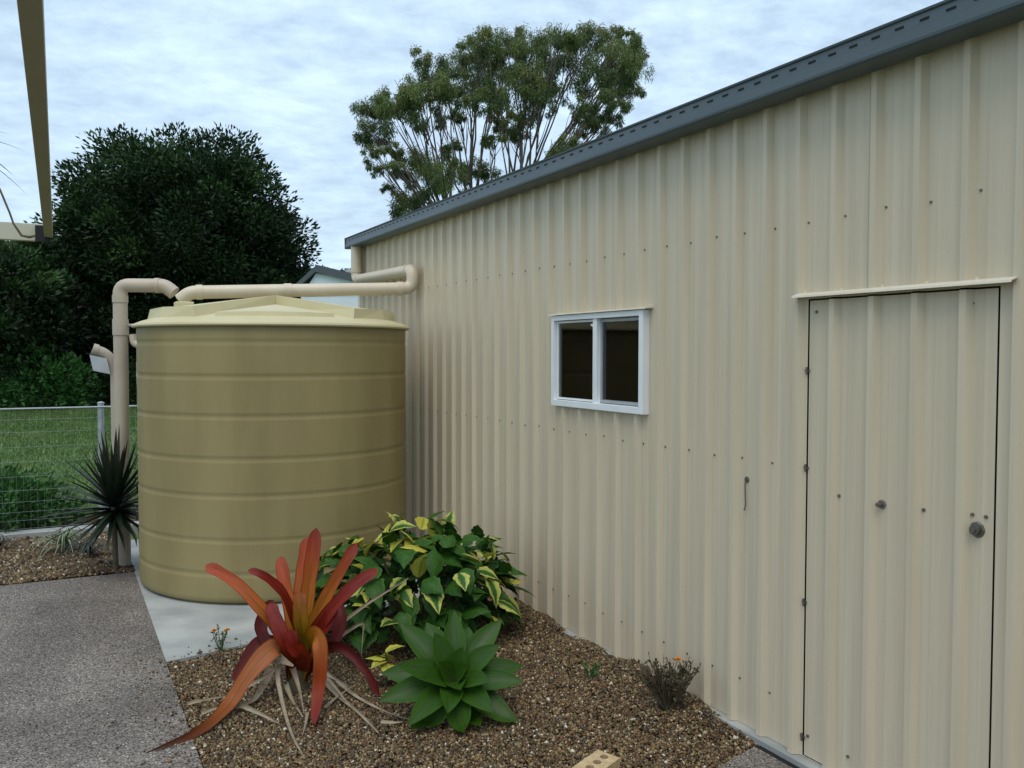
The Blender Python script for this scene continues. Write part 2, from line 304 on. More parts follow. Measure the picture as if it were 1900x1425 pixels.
# ================================================================== THE SETTING
def sheet(name, poly, z0, z1, mat): return MB().prism(poly, z0, z1).build(name, mat, kind='structure')
g = MB(); g.quad((-600, -300, -0.05), (600, -300, -0.05), (600, 900, -0.05), (-600, 900, -0.05)); g.build('ground', m_lawn, kind='structure')
PE = -2.31                                                     # right edge of the path
padline = lambda x: 5.28 + 0.22 * (x - PE)
landline = lambda x: 2.97 + 0.29 * x
sheet('path', [(-7, -4), (PE, -4), (PE, 7.59), (-7, 7.59)], -0.12, 0.0, m_agg)
sheet('landing', [(PE + .001, -4), (-0.088, -4), (-0.088, landline(-.088)), (PE + .001, landline(PE))], -0.12, 0.0, m_agg)
sheet('tank_pad', [(PE + .001, padline(PE)), (-0.055, padline(-.055)), (-0.055, 8.9), (PE + .001, 8.9)], -0.12, 0.002, m_slab)
sheet('gravel_bed', [(PE + .002, landline(PE) + .002), (-0.055, landline(-.055)), (-0.055, padline(-.055) - .002), (PE + .002, padline(PE) - .002)], -0.12, -0.045, m_soil)
sheet('gravel_strip', [(-7, 7.592), (PE, 7.592), (PE, 9.40), (-7, 9.40)], -0.12, -0.03, m_soil)
sheet('soil_strip', [(-7, 9.58), (0.5, 9.58), (0.5, 10.75), (-7, 10.75)], -0.12, -0.02, m_soil)

def gravel(name, n, xr, yr, inside, hfun, size, parent_label):
    x = rng.uniform(*xr, n * 2); y = rng.uniform(*yr, n * 2); k = inside(x, y); x, y = x[k][:n], y[k][:n]; n = len(x)
    s = size * rng.lognormal(0, 0.28, n); z = hfun(x, y) + s * rng.uniform(-0.1, 0.55, n)
    base = np.array([(1, 0, 0), (-1, 0, 0), (0, 1, 0), (0, -1, 0), (0, 0, 1), (0, 0, -1)], float)
    ang = rng.uniform(0, 6.28, n); v = np.repeat(base[None], n, 0) * rng.uniform(0.65, 1.25, (n, 6, 1)) + rng.normal(0, 0.13, (n, 6, 3))
    v *= (s[:, None] * rng.uniform(0.7, 1.3, (n, 3)))[:, None, :] * np.array([1, 1, .75])
    ca, sa = np.cos(ang)[:, None], np.sin(ang)[:, None]; tl = rng.normal(0, .5, n)[:, None]
    vx = v[..., 0] * ca - v[..., 1] * sa; vy = v[..., 0] * sa + v[..., 1] * ca; vz = v[..., 2] + vx * tl * .5
    v = np.stack([vx, vy, vz], -1) + np.stack([x, y, z], -1)[:, None]
    fb = np.array([(0, 2, 4), (2, 1, 4), (1, 3, 4), (3, 0, 4), (2, 0, 5), (1, 2, 5), (3, 1, 5), (0, 3, 5)])
    f = (np.arange(n) * 6)[:, None, None] + fb[None]
    t = np.clip(rng.beta(1.3, 1.4, n) + rng.normal(0, .05, n), 0, 0.93); t[rng.random(n) < 0.025] = 1.0
    me = raw_mesh(name, v.reshape(-1, 3), f.reshape(-1, 3), m_stone, np.repeat(t, 6))
    return link(name, me, None, None, kind='stuff', label=parent_label, category='gravel')
def bed_h(x, y):
    h = -0.012 + 0.010 * np.sin(x * 5.1 + y * 2.3) * np.sin(y * 4.3 - x) + 0.006 * np.sin(x * 17 + 1) * np.sin(y * 15)
    near = np.clip((x + 0.42) / 0.37, 0, 1); edge = np.clip((x - PE) / 0.10, 0, 1)
    return h * edge - 0.006 * (1 - edge) + near * (0.048 + 0.016 * np.sin(y * 5.3) + 0.012 * np.sin(y * 13 + 1)) * np.clip((y - landline(x)) / 0.35, 0.1, 1)
gravel('gravel', 110000, (PE, -.03), (2.2, 5.85), lambda x, y: (y > landline(x) + .008) & (y < padline(x) + .012 * np.sin(x * 37) + .008) & (x > PE + .006), bed_h, 0.0070, 'brown and tan river gravel filling the garden bed')
gravel('gravel', 30000, (-5.0, PE), (7.6, 9.40), lambda x, y: y > 7.605, lambda x, y: 0.0 + .012 * np.sin(x * 4) * np.sin(y * 5), 0.012, 'brown gravel strip between path and wire fence')
gravel('stray_gravel', 420, (PE - .45, PE), (3.2, 5.4), lambda x, y: rng.random(len(x)) < np.exp((x - PE) * 9), lambda x, y: 0 * x + .002, 0.0065, 'stray pebbles scattered along the path edge')
gravel('stray_gravel', 260, (PE, -.6), (5.25, 6.1), lambda x, y: (y > padline(x)) & (rng.random(len(x)) < np.exp((padline(x) - y) * 12)), lambda x, y: 0 * x + .004, 0.0065, 'stray pebbles scattered on the pale tank pad')
# grass on the lawn beyond the fence
n = 90000; gx = rng.uniform(-6.5, 1.5, n); gy = 10.7 + 24 * rng.random(n) ** 1.5
ax = np.stack([rng.normal(0, .35, n), rng.normal(0, .35, n), np.ones(n)], -1)
me = leaf_cloud('grass', np.stack([gx, gy, np.full(n, -.052)], -1), ax, rng.uniform(.035, .085, n), rng.uniform(.006, .012, n) * (1 + (gy - 10) * .08), np.clip(.45 + .2 * np.sin(gx * 2.3) * np.sin(gy * 1.1) + rng.normal(0, .2, n), 0, 1), m_grass)
link('grass', me, None, None, kind='stuff', label='mown green lawn grass beyond the wire fence', category='grass')

# ================================================================== THE SHED
shed = thing('shed', 'long cream ribbed steel shed with slate grey gutter and white window', 'shed', (0, 0, 0))
YF, YN, ZT = 8.93, -3.03, 2.885
PITCH_R, RIB0 = 0.195, 2.012
WIN = (3.905, 4.845, 1.445, 1.975); DOOR = (1.890, 2.745, 0.026, 1.985)
def profile_x(y):
    u = (y - RIB0 + PITCH_R / 2) % PITCH_R - PITCH_R / 2
    a = abs(u)
    if a < 0.0125: return -0.028
    if a < 0.029: return -0.028 * (0.029 - a) / 0.0165
    b = abs(a - 0.072)
    if b < 0.004: return -0.0010
    if b < 0.007: return -0.0010 * (0.007 - b) / 0.003
    return 0.0
def breaks(y0, y1):
    k0 = math.floor((y0 - RIB0) / PITCH_R) - 1; o = {y0, y1}
    for k in range(k0, k0 + int((y1 - y0) / PITCH_R) + 4):
        for d in (.0125, .029, .065, .068, .076, .079):
            for s_ in (-1, 1):
                y = RIB0 + k * PITCH_R + s_ * d
                if y0 < y < y1: o.add(y)
    return o
def clad(mb, y0, y1, z0, z1, holes=(), x0=0.0):
    ys = breaks(y0, y1)
    for h in holes: ys |= {y for y in h[:2] if y0 < y < y1}
    ys = sorted(ys)
    for a, b in zip(ys[:-1], ys[1:]):
        if b - a < 1e-5: continue
        spans = [(z0, z1)]
        for h in holes:
            if h[0] < (a + b) / 2 < h[1]:
                spans = [q for lo, hi in spans for q in ((lo, min(hi, h[2])), (max(lo, h[3]), hi)) if q[1] - q[0] > 1e-4]
        xa, xb = x0 + profile_x(a), x0 + profile_x(b)
        for lo, hi in spans: mb.quad((xa, a, lo), (xb, b, lo), (xb, b, hi), (xa, a, hi))
y = RIB0 - PITCH_R * 26 + 0.04; k = 0
while y < YF - 1e-3:                                            # cladding sheets of four ribs, each lapping its neighbour
    y1 = min(y + PITCH_R * 4, YF); mb = MB(); clad(mb, y, min(y1 + .006, YF), 0.021, ZT, (WIN, DOOR), -0.0011 * (k % 2)); mb.build('wall_sheet', m_wall, shed); y = y1; k += 1
mb = MB(); mb.box((0.06, YF - 0.02, 0), (6, YF, ZT)); mb.build('end_wall', m_wall, shed)
mb = MB(); mb.box((0.06, YN, 0), (6, YN + .02, ZT)); mb.build('end_wall', m_wall, shed)
mb = MB(); mb.box((6, YN, 0), (6.02, YF, ZT)); mb.build('back_wall', m_wall, shed)
mb = MB(); mb.extrude_y([(-0.07, 2.915), (3, 3.47), (6.1, 2.90), (6.1, 2.87), (3, 3.44), (-0.07, 2.885)], YN - .05, 8.98); mb.build('roof', m_roof, shed)
for ye in (YF - .02, YN):
    mb = MB(); mb.extrude_y([(0.06, ZT - .02), (3, 3.43), (6, ZT - .02)], ye + .001, ye + .019); mb.build('gable_panel', m_wall, shed)
mb = MB(); mb.extrude_y([(-.030, .01), (.06, .01), (.06, ZT), (-.030, ZT)], YF - .045, YF + .012); mb.build('corner_trim', m_trim, shed, bevel=.004)
mb = MB(); mb.box((-0.054, YN, -0.15), (6.05, YF + .03, 0.019)); mb.build('base_slab', m_slab, shed)
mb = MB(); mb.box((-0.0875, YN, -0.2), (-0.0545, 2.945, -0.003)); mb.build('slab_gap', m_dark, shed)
# room behind the window
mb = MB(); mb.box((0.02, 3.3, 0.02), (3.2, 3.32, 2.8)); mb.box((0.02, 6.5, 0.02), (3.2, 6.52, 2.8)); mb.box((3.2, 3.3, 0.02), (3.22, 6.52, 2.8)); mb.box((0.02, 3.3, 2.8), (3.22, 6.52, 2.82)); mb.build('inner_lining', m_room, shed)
# gutter: quad profile with a rolled lip, slots along the front, end cap
GX = -0.150
prof = [(-0.028, 2.838), (GX + .012, 2.838), (GX + .002, 2.846), (GX, 2.856), (GX + .001, 2.889), (GX + .006, 2.893), (GX + .006, 2.936), (GX - .002, 2.940), (GX - .004, 2.948), (GX + .008, 2.953), (GX + .012, 2.945), (GX + .011, 2.86), (-.04, 2.852), (-.04, 2.93), (-.028, 2.93)]
gut = MB().extrude_y(prof, YN - .05, 9.0).build('gutter', m_gutter, shed)
mb = MB(); mb.extrude_y([(-.028, 2.8365), (GX - .003, 2.8365), (GX - .004, 2.95), (-.028, 2.95)], 9.0, 9.006); mb.build('gutter_end_cap', m_gutter, shed, parent=gut)
mb = MB(); yy = -1.0
while yy < 8.9: mb.box((GX + .0035, yy, 2.911), (GX + .0075, yy + .036, 2.919)); yy += 0.1025
mb.build('overflow_slots', m_dark, shed, parent=gut, kind='stuff')
# screws
mb = MB(); nribs = int((YF - YN) / PITCH_R)
for zr in (2.312, 1.268, 0.232):
    for k in range(-20, 36):
        yy = RIB0 + k * PITCH_R - 0.043
        if not (YN < yy < YF - .1): continue
        if DOOR[0] - .03 < yy < DOOR[1] + .03 and zr < 2: continue
        z = zr + random.uniform(-.006, .006); mb.lathe([(0.0, -.0055), (.0045, -.0055), (.0052, -.001), (.0052, .0015)], (0, 0, 0), 8)
        for q in range(32): vx, vy, vz = mb.v[-32 + q]; mb.v[-32 + q] = (vz, vy + yy, vx + z)
mb.build('screws', m_steel, shed, kind='stuff')
def screw_at(mb, y, z, x=0.0, r=.006):
    mb.lathe([(0.0, -.0065), (r, -.0065), (r * 1.15, -.001), (r * 1.15, .0015)], (0, 0, 0), 8)
    for q in range(32): vx, vy, vz = mb.v[-32 + q]; mb.v[-32 + q] = (vz + x, vy + y, vx + z)
# door
door = MB(); clad(door, DOOR[0] + .008, DOOR[1] - .008, .03, 1.978); door = door.build('door', m_wall, shed)
mb = MB(); mb.box((0.03, DOOR[0] - .05, 0.0), (0.035, DOOR[1] + .05, 2.02)); mb.build('door_jamb', m_dark, shed)
mb = MB()
for yy, z in ((2.565, 1.175), (2.17, 1.18), (2.70, 1.98 - .05), (2.40, 1.93), (2.2, 1.93), (1.99, 1.93), (2.715, .12), (2.5, .12), (2.3, .12), (2.1, .12), (1.93, .12)): screw_at(mb, yy, z)
mb.build('screws', m_steel, shed, parent=door, kind='stuff')
for z in (1.682, 1.268, 0.691, 0.106):
    h = MB().tube([(-.007, 2.745, z - .016), (-.007, 2.745, z + .016)], .005, 8); h.box((-.0035, 2.731, z - .006), (-.0015, 2.759, z + .006)); h.build('hinge', m_steel, shed, parent=door)
hb = MB(); screw_at(hb, 2.355, 1.172, -.002, .016); hb.tube([(-.01, 2.355, 1.172), (-.03, 2.355, 1.172)], .008, 8); hb.build('door_stud', m_steel, shed, parent=door)
lk = MB(); screw_at(lk, 1.957, 1.145, 0, .026); lk.tube([(-.006, 1.957, 1.145), (-.022, 1.957, 1.145)], .017, 14); lk.tube([(-.02, 1.957, 1.145), (-.03, 1.957, 1.145)], .009, 10); screw_at(lk, 1.975, 1.195); screw_at(lk, 1.925, 1.195); lk.build('lock', m_steel, shed, parent=door, smooth=True)
fl = MB(); fl.extrude_y([(-.001, 2.012), (-.026, 2.010), (-.060, 1.998), (-.062, 1.990), (-.058, 1.990), (-.055, 1.996), (-.026, 2.004), (-.001, 2.006)], 1.815, 2.783)
for yy in (2.74, 2.545, 2.35, 2.155, 1.96): fl.tube([(-.026, yy, 2.018), (-.026, yy, 2.008)], .006, 8)
fl.build('door_flashing', m_trim, shed)
# window
wroot = MB()
F0, F1, G0, G1 = 3.875, 4.862, 1.424, 1.990
fb = MB(); X0, X1 = -0.042, 0.02; t_ = 0.032
fb.box((X0, F0, G0), (X1, F1, G0 + t_ + .006)); fb.box((X0, F0, G1 - t_), (X1, F1, G1)); fb.box((X0 - .0015, F0 + .0005, G0 + .0005), (X1, F0 + t_ + .006, G1 - .0005)); fb.box((X0 - .0015, F1 - t_ - .0005, G0 + .0005), (X1, F1 - .0005, G1 - .0005))
win = fb.build('window', m_white, shed, bevel=.002)
ym = 4.365
mb = MB(); mb.box((-.034, ym - .021, G0 + t_), (-.004, ym + .021, G1 - t_)); mb.build('meeting_stile', m_white, shed, parent=win, bevel=.002)
mb = MB(); s0, s1 = F0 + .04, ym - .0215; b0, b1 = G0 + .042, G1 - .036
for a, b in (((s0, b0), (s1, b0 + .018)), ((s0, b1 - .018), (s1, b1)), ((s0 + .0, b0 + .018), (s0 + .015, b1 - .018)), ((s1 - .015, b0 + .018), (s1, b1 - .018))): mb.box((-.006, a[0], a[1]), (.012, b[0], b[1]))
mb.build('sash', m_galv, shed, parent=win)
mb = MB(); s0, s1 = ym + .0215, F1 - .036
for a, b in (((s0, b0), (s1, b0 + .012)), ((s0, b1 - .012), (s1, b1)), ((s0, b0 + .012), (s0 + .01, b1 - .012)), ((s1 - .014, b0 + .012), (s1, b1 - .012))): mb.box((-.020, a[0], a[1]), (-.002, b[0], b[1]))
mb.build('sash', m_white, shed, parent=win)
mb = MB(); mb.box((.001, F0 + .05, G0 + .04), (.005, ym - .02, G1 - .035)); mb.build('pane', m_glass, shed, parent=win)
mb = MB(); mb.box((-.012, ym + .021, G0 + .04), (-.008, F1 - .04, G1 - .035)); mb.build('pane', m_glass, shed, parent=win)
mb = MB()
for k in range(26):                                             # drawn blind behind the sliding pane
    z = b0 + .02 + k * .0185; mb.box((.045, F0 + .05, z), (.049, ym - .03, z + .015))
mb.build('blind_slats', m_screen, shed, parent=win, kind='stuff')
mb = MB(); mb.box((.03, F0 + .03, G0 + .03), (.032, ym, G1 - .03)); mb.build('fly_screen', m_screen, shed, parent=win)
mb = MB(); mb.box((-.030, ym + .024, G1 - .075), (-.018, ym + .05, G1 - .062)); mb.box((-.028, ym + .03, G1 - .082), (-.02, ym + .036, G1 - .072)); mb.build('latch', m_white, shed, parent=win, bevel=.002)
mb = MB(); mb.extrude_y([(-.001, 2.004), (-.024, 2.003), (-.056, 1.998), (-.057, 1.992), (-.044, 1.994), (-.001, 1.996)], 3.84, 4.875); mb.build('window_flashing', m_trim, shed)
# hook on the wall
hk = thing('door_hook', 'small wire cabin hook hanging on the cream wall between window and door', 'hook', (-.004, 3.105, 1.17))
mb = MB(); screw_at(mb, 3.105, 1.172, -.001, .013); mb.build('eyelet', m_steel, hk)
mb = MB().tube([(-.012, 3.105, 1.172), (-.014, 3.106, 1.15), (-.012, 3.104, 1.06), (-.014, 3.104, 1.04), (-.022, 3.100, 1.032), (-.024, 3.096, 1.04)], .0032, 8); mb.build('hook_wire', m_steel, hk, smooth=True)

# ================================================================== TANK AND PIPES
TC = Vector((-1.275, 7.14, 0.0)); TR = 1.03
tank = thing('water_tank', 'round beige plastic rainwater tank with horizontal bands beside the cream shed', 'water tank', TC + Vector((0, 0, .002)))
pr = [(0.05, .001), (TR - .05, .001), (TR - .05, .016), (TR - .020, .017), (TR - .006, .03), (TR, .06)]
bands = [.22, .455, .765, 1.02, 1.315, 1.59, 1.83]
for b in bands: pr += [(TR, b - .030), (TR, b - .026), (TR - .004, b - .012), (TR - .0045, b - .008), (TR - .0045, b + .004), (TR - .004, b + .008), (TR, b + .022), (TR, b + .026)]
pr += [(TR, 1.93), (TR - .004, 1.955)]
MB().lathe(pr, (TC.x, TC.y, 0), 128).build('tank_body', m_tank, tank, smooth=True, angle=60)
fd = Vector((-2.83 - TC.x, -TC.y, 0)).normalized(); sd_ = Vector((-fd.y, fd.x, 0))      # towards the path corner, and across
pol = lambda a, r, z: (TC.x + (fd.x * math.cos(a) + sd_.x * math.sin(a)) * r, TC.y + (fd.y * math.cos(a) + sd_.y * math.sin(a)) * r, z)
lp = [(TR + .012, 1.938), (TR + .030, 1.942), (TR + .034, 1.952), (TR + .026, 1.966), (TR - .03, 1.990), (TR - .09, 2.008), (.5, 2.075), (.02, 2.125)]
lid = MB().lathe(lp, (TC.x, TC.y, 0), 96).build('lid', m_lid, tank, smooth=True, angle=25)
for c in (60, 180, 300):
    a0, a1 = R(c - 23), R(c + 23); mb = MB(); ro = .93
    T = [pol(a0, ro, 2.082), pol(R(c), ro * .985, 2.086), pol(a1, ro, 2.082), pol(R(c), .0, 2.215)]
    B = [pol(a0 - .035, ro + .025, 1.99), pol(R(c), ro + .02, 1.985), pol(a1 + .035, ro + .025, 1.99), pol(R(c + 180), .06, 2.09)]
    for i in range(4): j = (i + 1) % 4; mb.quad(B[i], B[j], T[j], T[i])
    mb.quad(*T); mb.build('raised_wedge', m_lid, tank, parent=lid, bevel=.012)
for c in (0, 120, 240):
    mb = MB(); n_ = 12
    top = [pol(R(c - 27 + 54 * k / n_), .90, 2.040 + .004 * math.sin(math.pi * k / n_)) for k in range(n_ + 1)]
    bot = [pol(R(c - 27 + 54 * k / n_), .915, 1.995) for k in range(n_ + 1)]; apx = pol(R(c), .42, 2.118)
    for k in range(n_): mb.quad(bot[k], bot[k + 1], top[k + 1], top[k]); mb.quad(top[k], top[k + 1], apx)
    ab = pol(R(c), .4, 2.07); mb.quad(bot[0], top[0], apx, ab); mb.quad(bot[-1], ab, apx, top[-1]); mb.build('valley_panel', m_lid, tank, parent=lid)
MB().box((-2.032, 7.095, 2.02), (-1.90, 7.225, 2.142)).build('inlet_box', m_lid, tank, bevel=.008)
# pipe from the gutter to the tank
inl = thing('downpipe', 'cream downpipe looping back along the shed wall and across the tank lid', 'pipe', (-.09, 8.80, 2.5))
PR = .0535
EP = Vector((-1.885, 7.434, 2.234)); CO = Vector((-.098, 7.172, 2.312))
dirp = (EP - CO).normalized()
path1 = bend([(-.092, 8.80, 2.86), (-.092, 8.80, 2.505), (-.092, 8.60, 2.497), (-.094, 7.172, 2.470), CO, EP, EP + Vector((-.072, .035, -.062))], .075)
MB().tube(path1, PR, 20).build('pipe', m_pipe, inl, smooth=True)
def collar(name, p, d, root, mat, ln=.05, r=PR + .006):
    p = Vector(p); d = Vector(d).normalized(); MB().tube([p - d * ln / 2, p + d * ln / 2], r, 20).build(name, mat, root, smooth=True)
collar('collar', (-.092, 8.80, 2.60), (0, 0, 1), inl, m_pipe); collar('collar', (-.092, 8.70, 2.498), (0, 1, 0.02), inl, m_pipe)
collar('collar', (-.094, 7.275, 2.472), (0, 1, .02), inl, m_pipe); collar('collar', CO + dirp * .11, dirp, inl, m_pipe); collar('collar', EP - dirp * .07, dirp, inl, m_pipe)
collar('collar', CO + dirp * 1.05, dirp, inl, m_pipe, .06)
# standpipe left of the tank
SP = Vector((-2.372, 7.85, 0))
std = thing('standpipe', 'tall cream upright pipe beside the tank bending over its lid', 'pipe', SP)
h_end = Vector((-2.045, 7.705, 2.300)); hd = (h_end - Vector((SP.x, SP.y, 2.300))).normalized()
MB().tube(bend([(SP.x, SP.y, -.02), (SP.x, SP.y, 2.300), h_end, h_end + Vector((.066, -.032, -.060))], .075), .056, 20).build('pipe', m_pipew, std, smooth=True)
collar('collar', (SP.x, SP.y, 2.19), (0, 0, 1), std, m_pipew, .06, .061); collar('collar', (SP.x, SP.y, 1.96), (0, 0, 1), std, m_pipew, .13, .062); collar('collar', h_end - hd * .06, hd, std, m_pipew, .04, .061)
mb = MB(); mb.tube([(SP.x + .05, SP.y - .01, 1.975), (-2.20, 7.64, 1.975)], .012, 8); mb.build('pipe_clip', m_pipew, std)
# overflow outlet behind the standpipe
ov = thing('overflow_pipe', 'short cream overflow elbow poking out behind the upright pipe', 'pipe', (-2.38, 8.05, 0))
MB().tube(bend([(-2.40, 8.03, -.02), (-2.40, 8.03, 1.62), (-2.47, 8.03, 1.74), (-2.575, 8.03, 1.78)], .06), .045, 18).build('pipe', m_pipew, ov, smooth=True)
collar('collar', (-2.555, 8.03, 1.774), (-1, 0, .3), ov, m_pipew, .04, .05)
tg = thing('hanging_sheet', 'tilted grey plastic sheet hung under the overflow elbow', 'tag', (-2.5, 7.99, 1.70))
mb = MB(); mb.quad((-2.60, 7.975, 1.735), (-2.472, 7.975, 1.705), (-2.448, 7.975, 1.575), (-2.575, 7.975, 1.605)); k_ = len(mb.v); mb.v += [(x, y + .004, z) for x, y, z in mb.v]; mb.f += [(4, 7, 6, 5), (0, 4, 5, 1), (1, 5, 6, 2), (2, 6, 7, 3), (3, 7, 4, 0)]; mb.build('sheet', m_tag, tg)
MB().tube([(-2.625, 7.977, 1.745), (-2.53, 7.99, 1.72), (-2.45, 8.0, 1.70)], .004, 6).build('wire_tie', m_black, tg)
vp = thing('vent_pipe', 'short cream pipe stub with rounded end between upright pipe and tank', 'pipe', (-2.2, 7.78, 1.80))
MB().tube(bend([(-2.06, 7.70, 1.80), (-2.275, 7.82, 1.82), (-2.285, 7.83, 1.90)], .05), .030, 14).build('pipe', m_pipe, vp, smooth=True)
lb = thing('white_label', 'narrow white label on the tank edge below the pipe stub', 'label', (-2.282, 7.77, 1.6)); MB().box((-2.275, 7.60, 1.50), (-2.165, 7.604, 1.68)).build('card', m_white, lb)

# ================================================================== PERGOLA CORNER
pg = thing('pergola_frame', 'fawn steel pergola frame of two beams meeting overhead at a black bracket', 'pergola', (-4.6, 7.5, 0))
MB().box((-2.906, -2.4, 2.60), (-2.850, 7.36, 2.70)).build('beam', m_beam, pg, bevel=.003)
MB().box((-6.4, 7.40, 2.575), (-2.875, 7.46, 2.70)).build('cross_beam', m_beam2, pg, bevel=.003)
MB().box((-2.965, 7.355, 2.568), (-2.868, 7.398, 2.685)).build('bracket', m_black, pg)
MB().box((-4.66, 7.39, 0), (-4.57, 7.48, 2.576)).build('post', m_beam2, pg); MB().box((-2.915, -2.49, 0), (-2.84, -2.40, 2.7)).build('post', m_beam2, pg)

# ================================================================== FENCE
fn = thing('wire_fence', 'low galvanised wire mesh fence with slim grey posts before the lawn', 'fence', (-2.46, 9.5, 0))
for x in (-4.9, -2.463, -.2):
    p = MB().tube([(x, 9.5, -.1), (x, 9.5, 1.255)], .030, 12).build('post', m_galv, fn, smooth=True, angle=40)
    MB().lathe([(.033, 0), (.033, .012), (.015, .02), (.001, .021)], (x, 9.5, 1.252), 12).build('cap', m_galv, fn, parent=p)
mb = MB()
for z in (.085, .165, .245, .34, .45, .58, .72, .86, 1.0, 1.12): mb.tube([(-6.5, 9.47, z), (-.2, 9.47, z)], .0015, 4, False)
x = -6.5
while x < -.2: mb.tube([(x, 9.466, .06), (x, 9.466, 1.22)], .0006, 4, False); x += .058
mb.build('wire_mesh', m_galv, fn, kind='stuff')
MB().tube([(-6.5, 9.47, 1.222), (-.2, 9.47, 1.222)], .009, 8).build('top_wire', m_galv, fn)
MB().box((-7, 9.405, -.12), (0.0, 9.575, 0.055)).build('kerb', m_slab, kind='structure', bevel=.008)

# measured leaf midribs and crown clumps, metres
BROMELIAD_LEAVES=[
 (0.085,'salmon',[(-1.770,4.560,0.199),(-1.846,4.582,0.334),(-1.912,4.608,0.428),(-2.010,4.697,0.543),(-2.091,4.797,0.599),(-2.147,4.895,0.617)]),
 (0.060,'red',[(-1.736,4.511,0.264),(-1.780,4.472,0.410),(-1.830,4.446,0.531),(-1.891,4.447,0.606),(-1.949,4.456,0.650),(-2.000,4.483,0.668)]),
 (0.095,'salmon',[(-1.735,4.611,0.235),(-1.746,4.678,0.387),(-1.759,4.759,0.532),(-1.763,4.832,0.641)]),
 (0.105,'orange',[(-1.704,4.585,0.294),(-1.668,4.609,0.490),(-1.635,4.643,0.658),(-1.599,4.698,0.806)]),
 (0.100,'salmon',[(-1.710,4.634,0.281),(-1.683,4.705,0.449),(-1.650,4.773,0.593),(-1.612,4.826,0.735)]),
 (0.085,'orange',[(-1.693,4.556,0.254),(-1.630,4.562,0.384),(-1.553,4.562,0.515),(-1.473,4.570,0.637),(-1.400,4.603,0.723)]),
 (0.090,'red',[(-1.697,4.501,0.243),(-1.631,4.417,0.395),(-1.555,4.360,0.509),(-1.468,4.340,0.585),(-1.370,4.337,0.634)]),
 (0.100,'yellow',[(-1.733,4.486,0.235),(-1.748,4.442,0.368),(-1.752,4.448,0.467),(-1.745,4.481,0.530)]),
 (0.115,'orange',[(-1.700,4.490,0.210),(-1.707,4.407,0.300),(-1.704,4.317,0.348),(-1.700,4.247,0.319),(-1.706,4.213,0.234),(-1.724,4.194,0.096),(-1.784,4.034,0.012)]),
 (0.115,'pale',[(-1.775,4.540,0.197),(-1.842,4.520,0.246),(-1.915,4.489,0.225),(-2.015,4.447,0.143),(-2.108,4.401,0.040),(-2.208,4.284,0.012),(-2.316,4.178,0.012),(-2.419,4.129,0.012),(-2.513,4.081,0.012)]),
 (0.075,'dark',[(-1.777,4.652,0.172),(-1.832,4.694,0.220),(-1.911,4.712,0.227),(-1.967,4.705,0.158),(-2.015,4.693,0.085),(-2.042,4.683,0.047)]),
 (0.070,'dark',[(-1.607,4.509,0.190),(-1.558,4.451,0.223),(-1.510,4.392,0.206),(-1.459,4.318,0.143),(-1.429,4.266,0.082),(-1.404,4.229,0.013)]),
 (0.090,'dark',[(-1.679,4.522,0.169),(-1.591,4.501,0.208),(-1.532,4.508,0.291),(-1.514,4.536,0.375),(-1.535,4.594,0.429)]),
 (0.090,'dark',[(-1.776,4.573,0.178),(-1.849,4.657,0.201),(-1.891,4.716,0.284),(-1.865,4.750,0.365),(-1.812,4.781,0.417)]),
 (0.090,'red',[(-1.721,4.501,0.210),(-1.665,4.431,0.305),(-1.607,4.405,0.404),(-1.571,4.434,0.465)]),
 (0.100,'red',[(-1.779,4.486,0.205),(-1.832,4.483,0.305),(-1.856,4.533,0.386),(-1.867,4.608,0.450)]),
 (0.100,'red',[(-1.736,4.440,0.194),(-1.794,4.417,0.274),(-1.809,4.428,0.354)]),
 (0.090,'dark',[(-1.707,4.672,0.155),(-1.608,4.794,0.260),(-1.503,4.889,0.340),(-1.407,4.975,0.337)]),
 (0.090,'dark',[(-1.724,4.680,0.155),(-1.732,4.890,0.231),(-1.753,5.059,0.248),(-1.771,5.214,0.209)]),
]
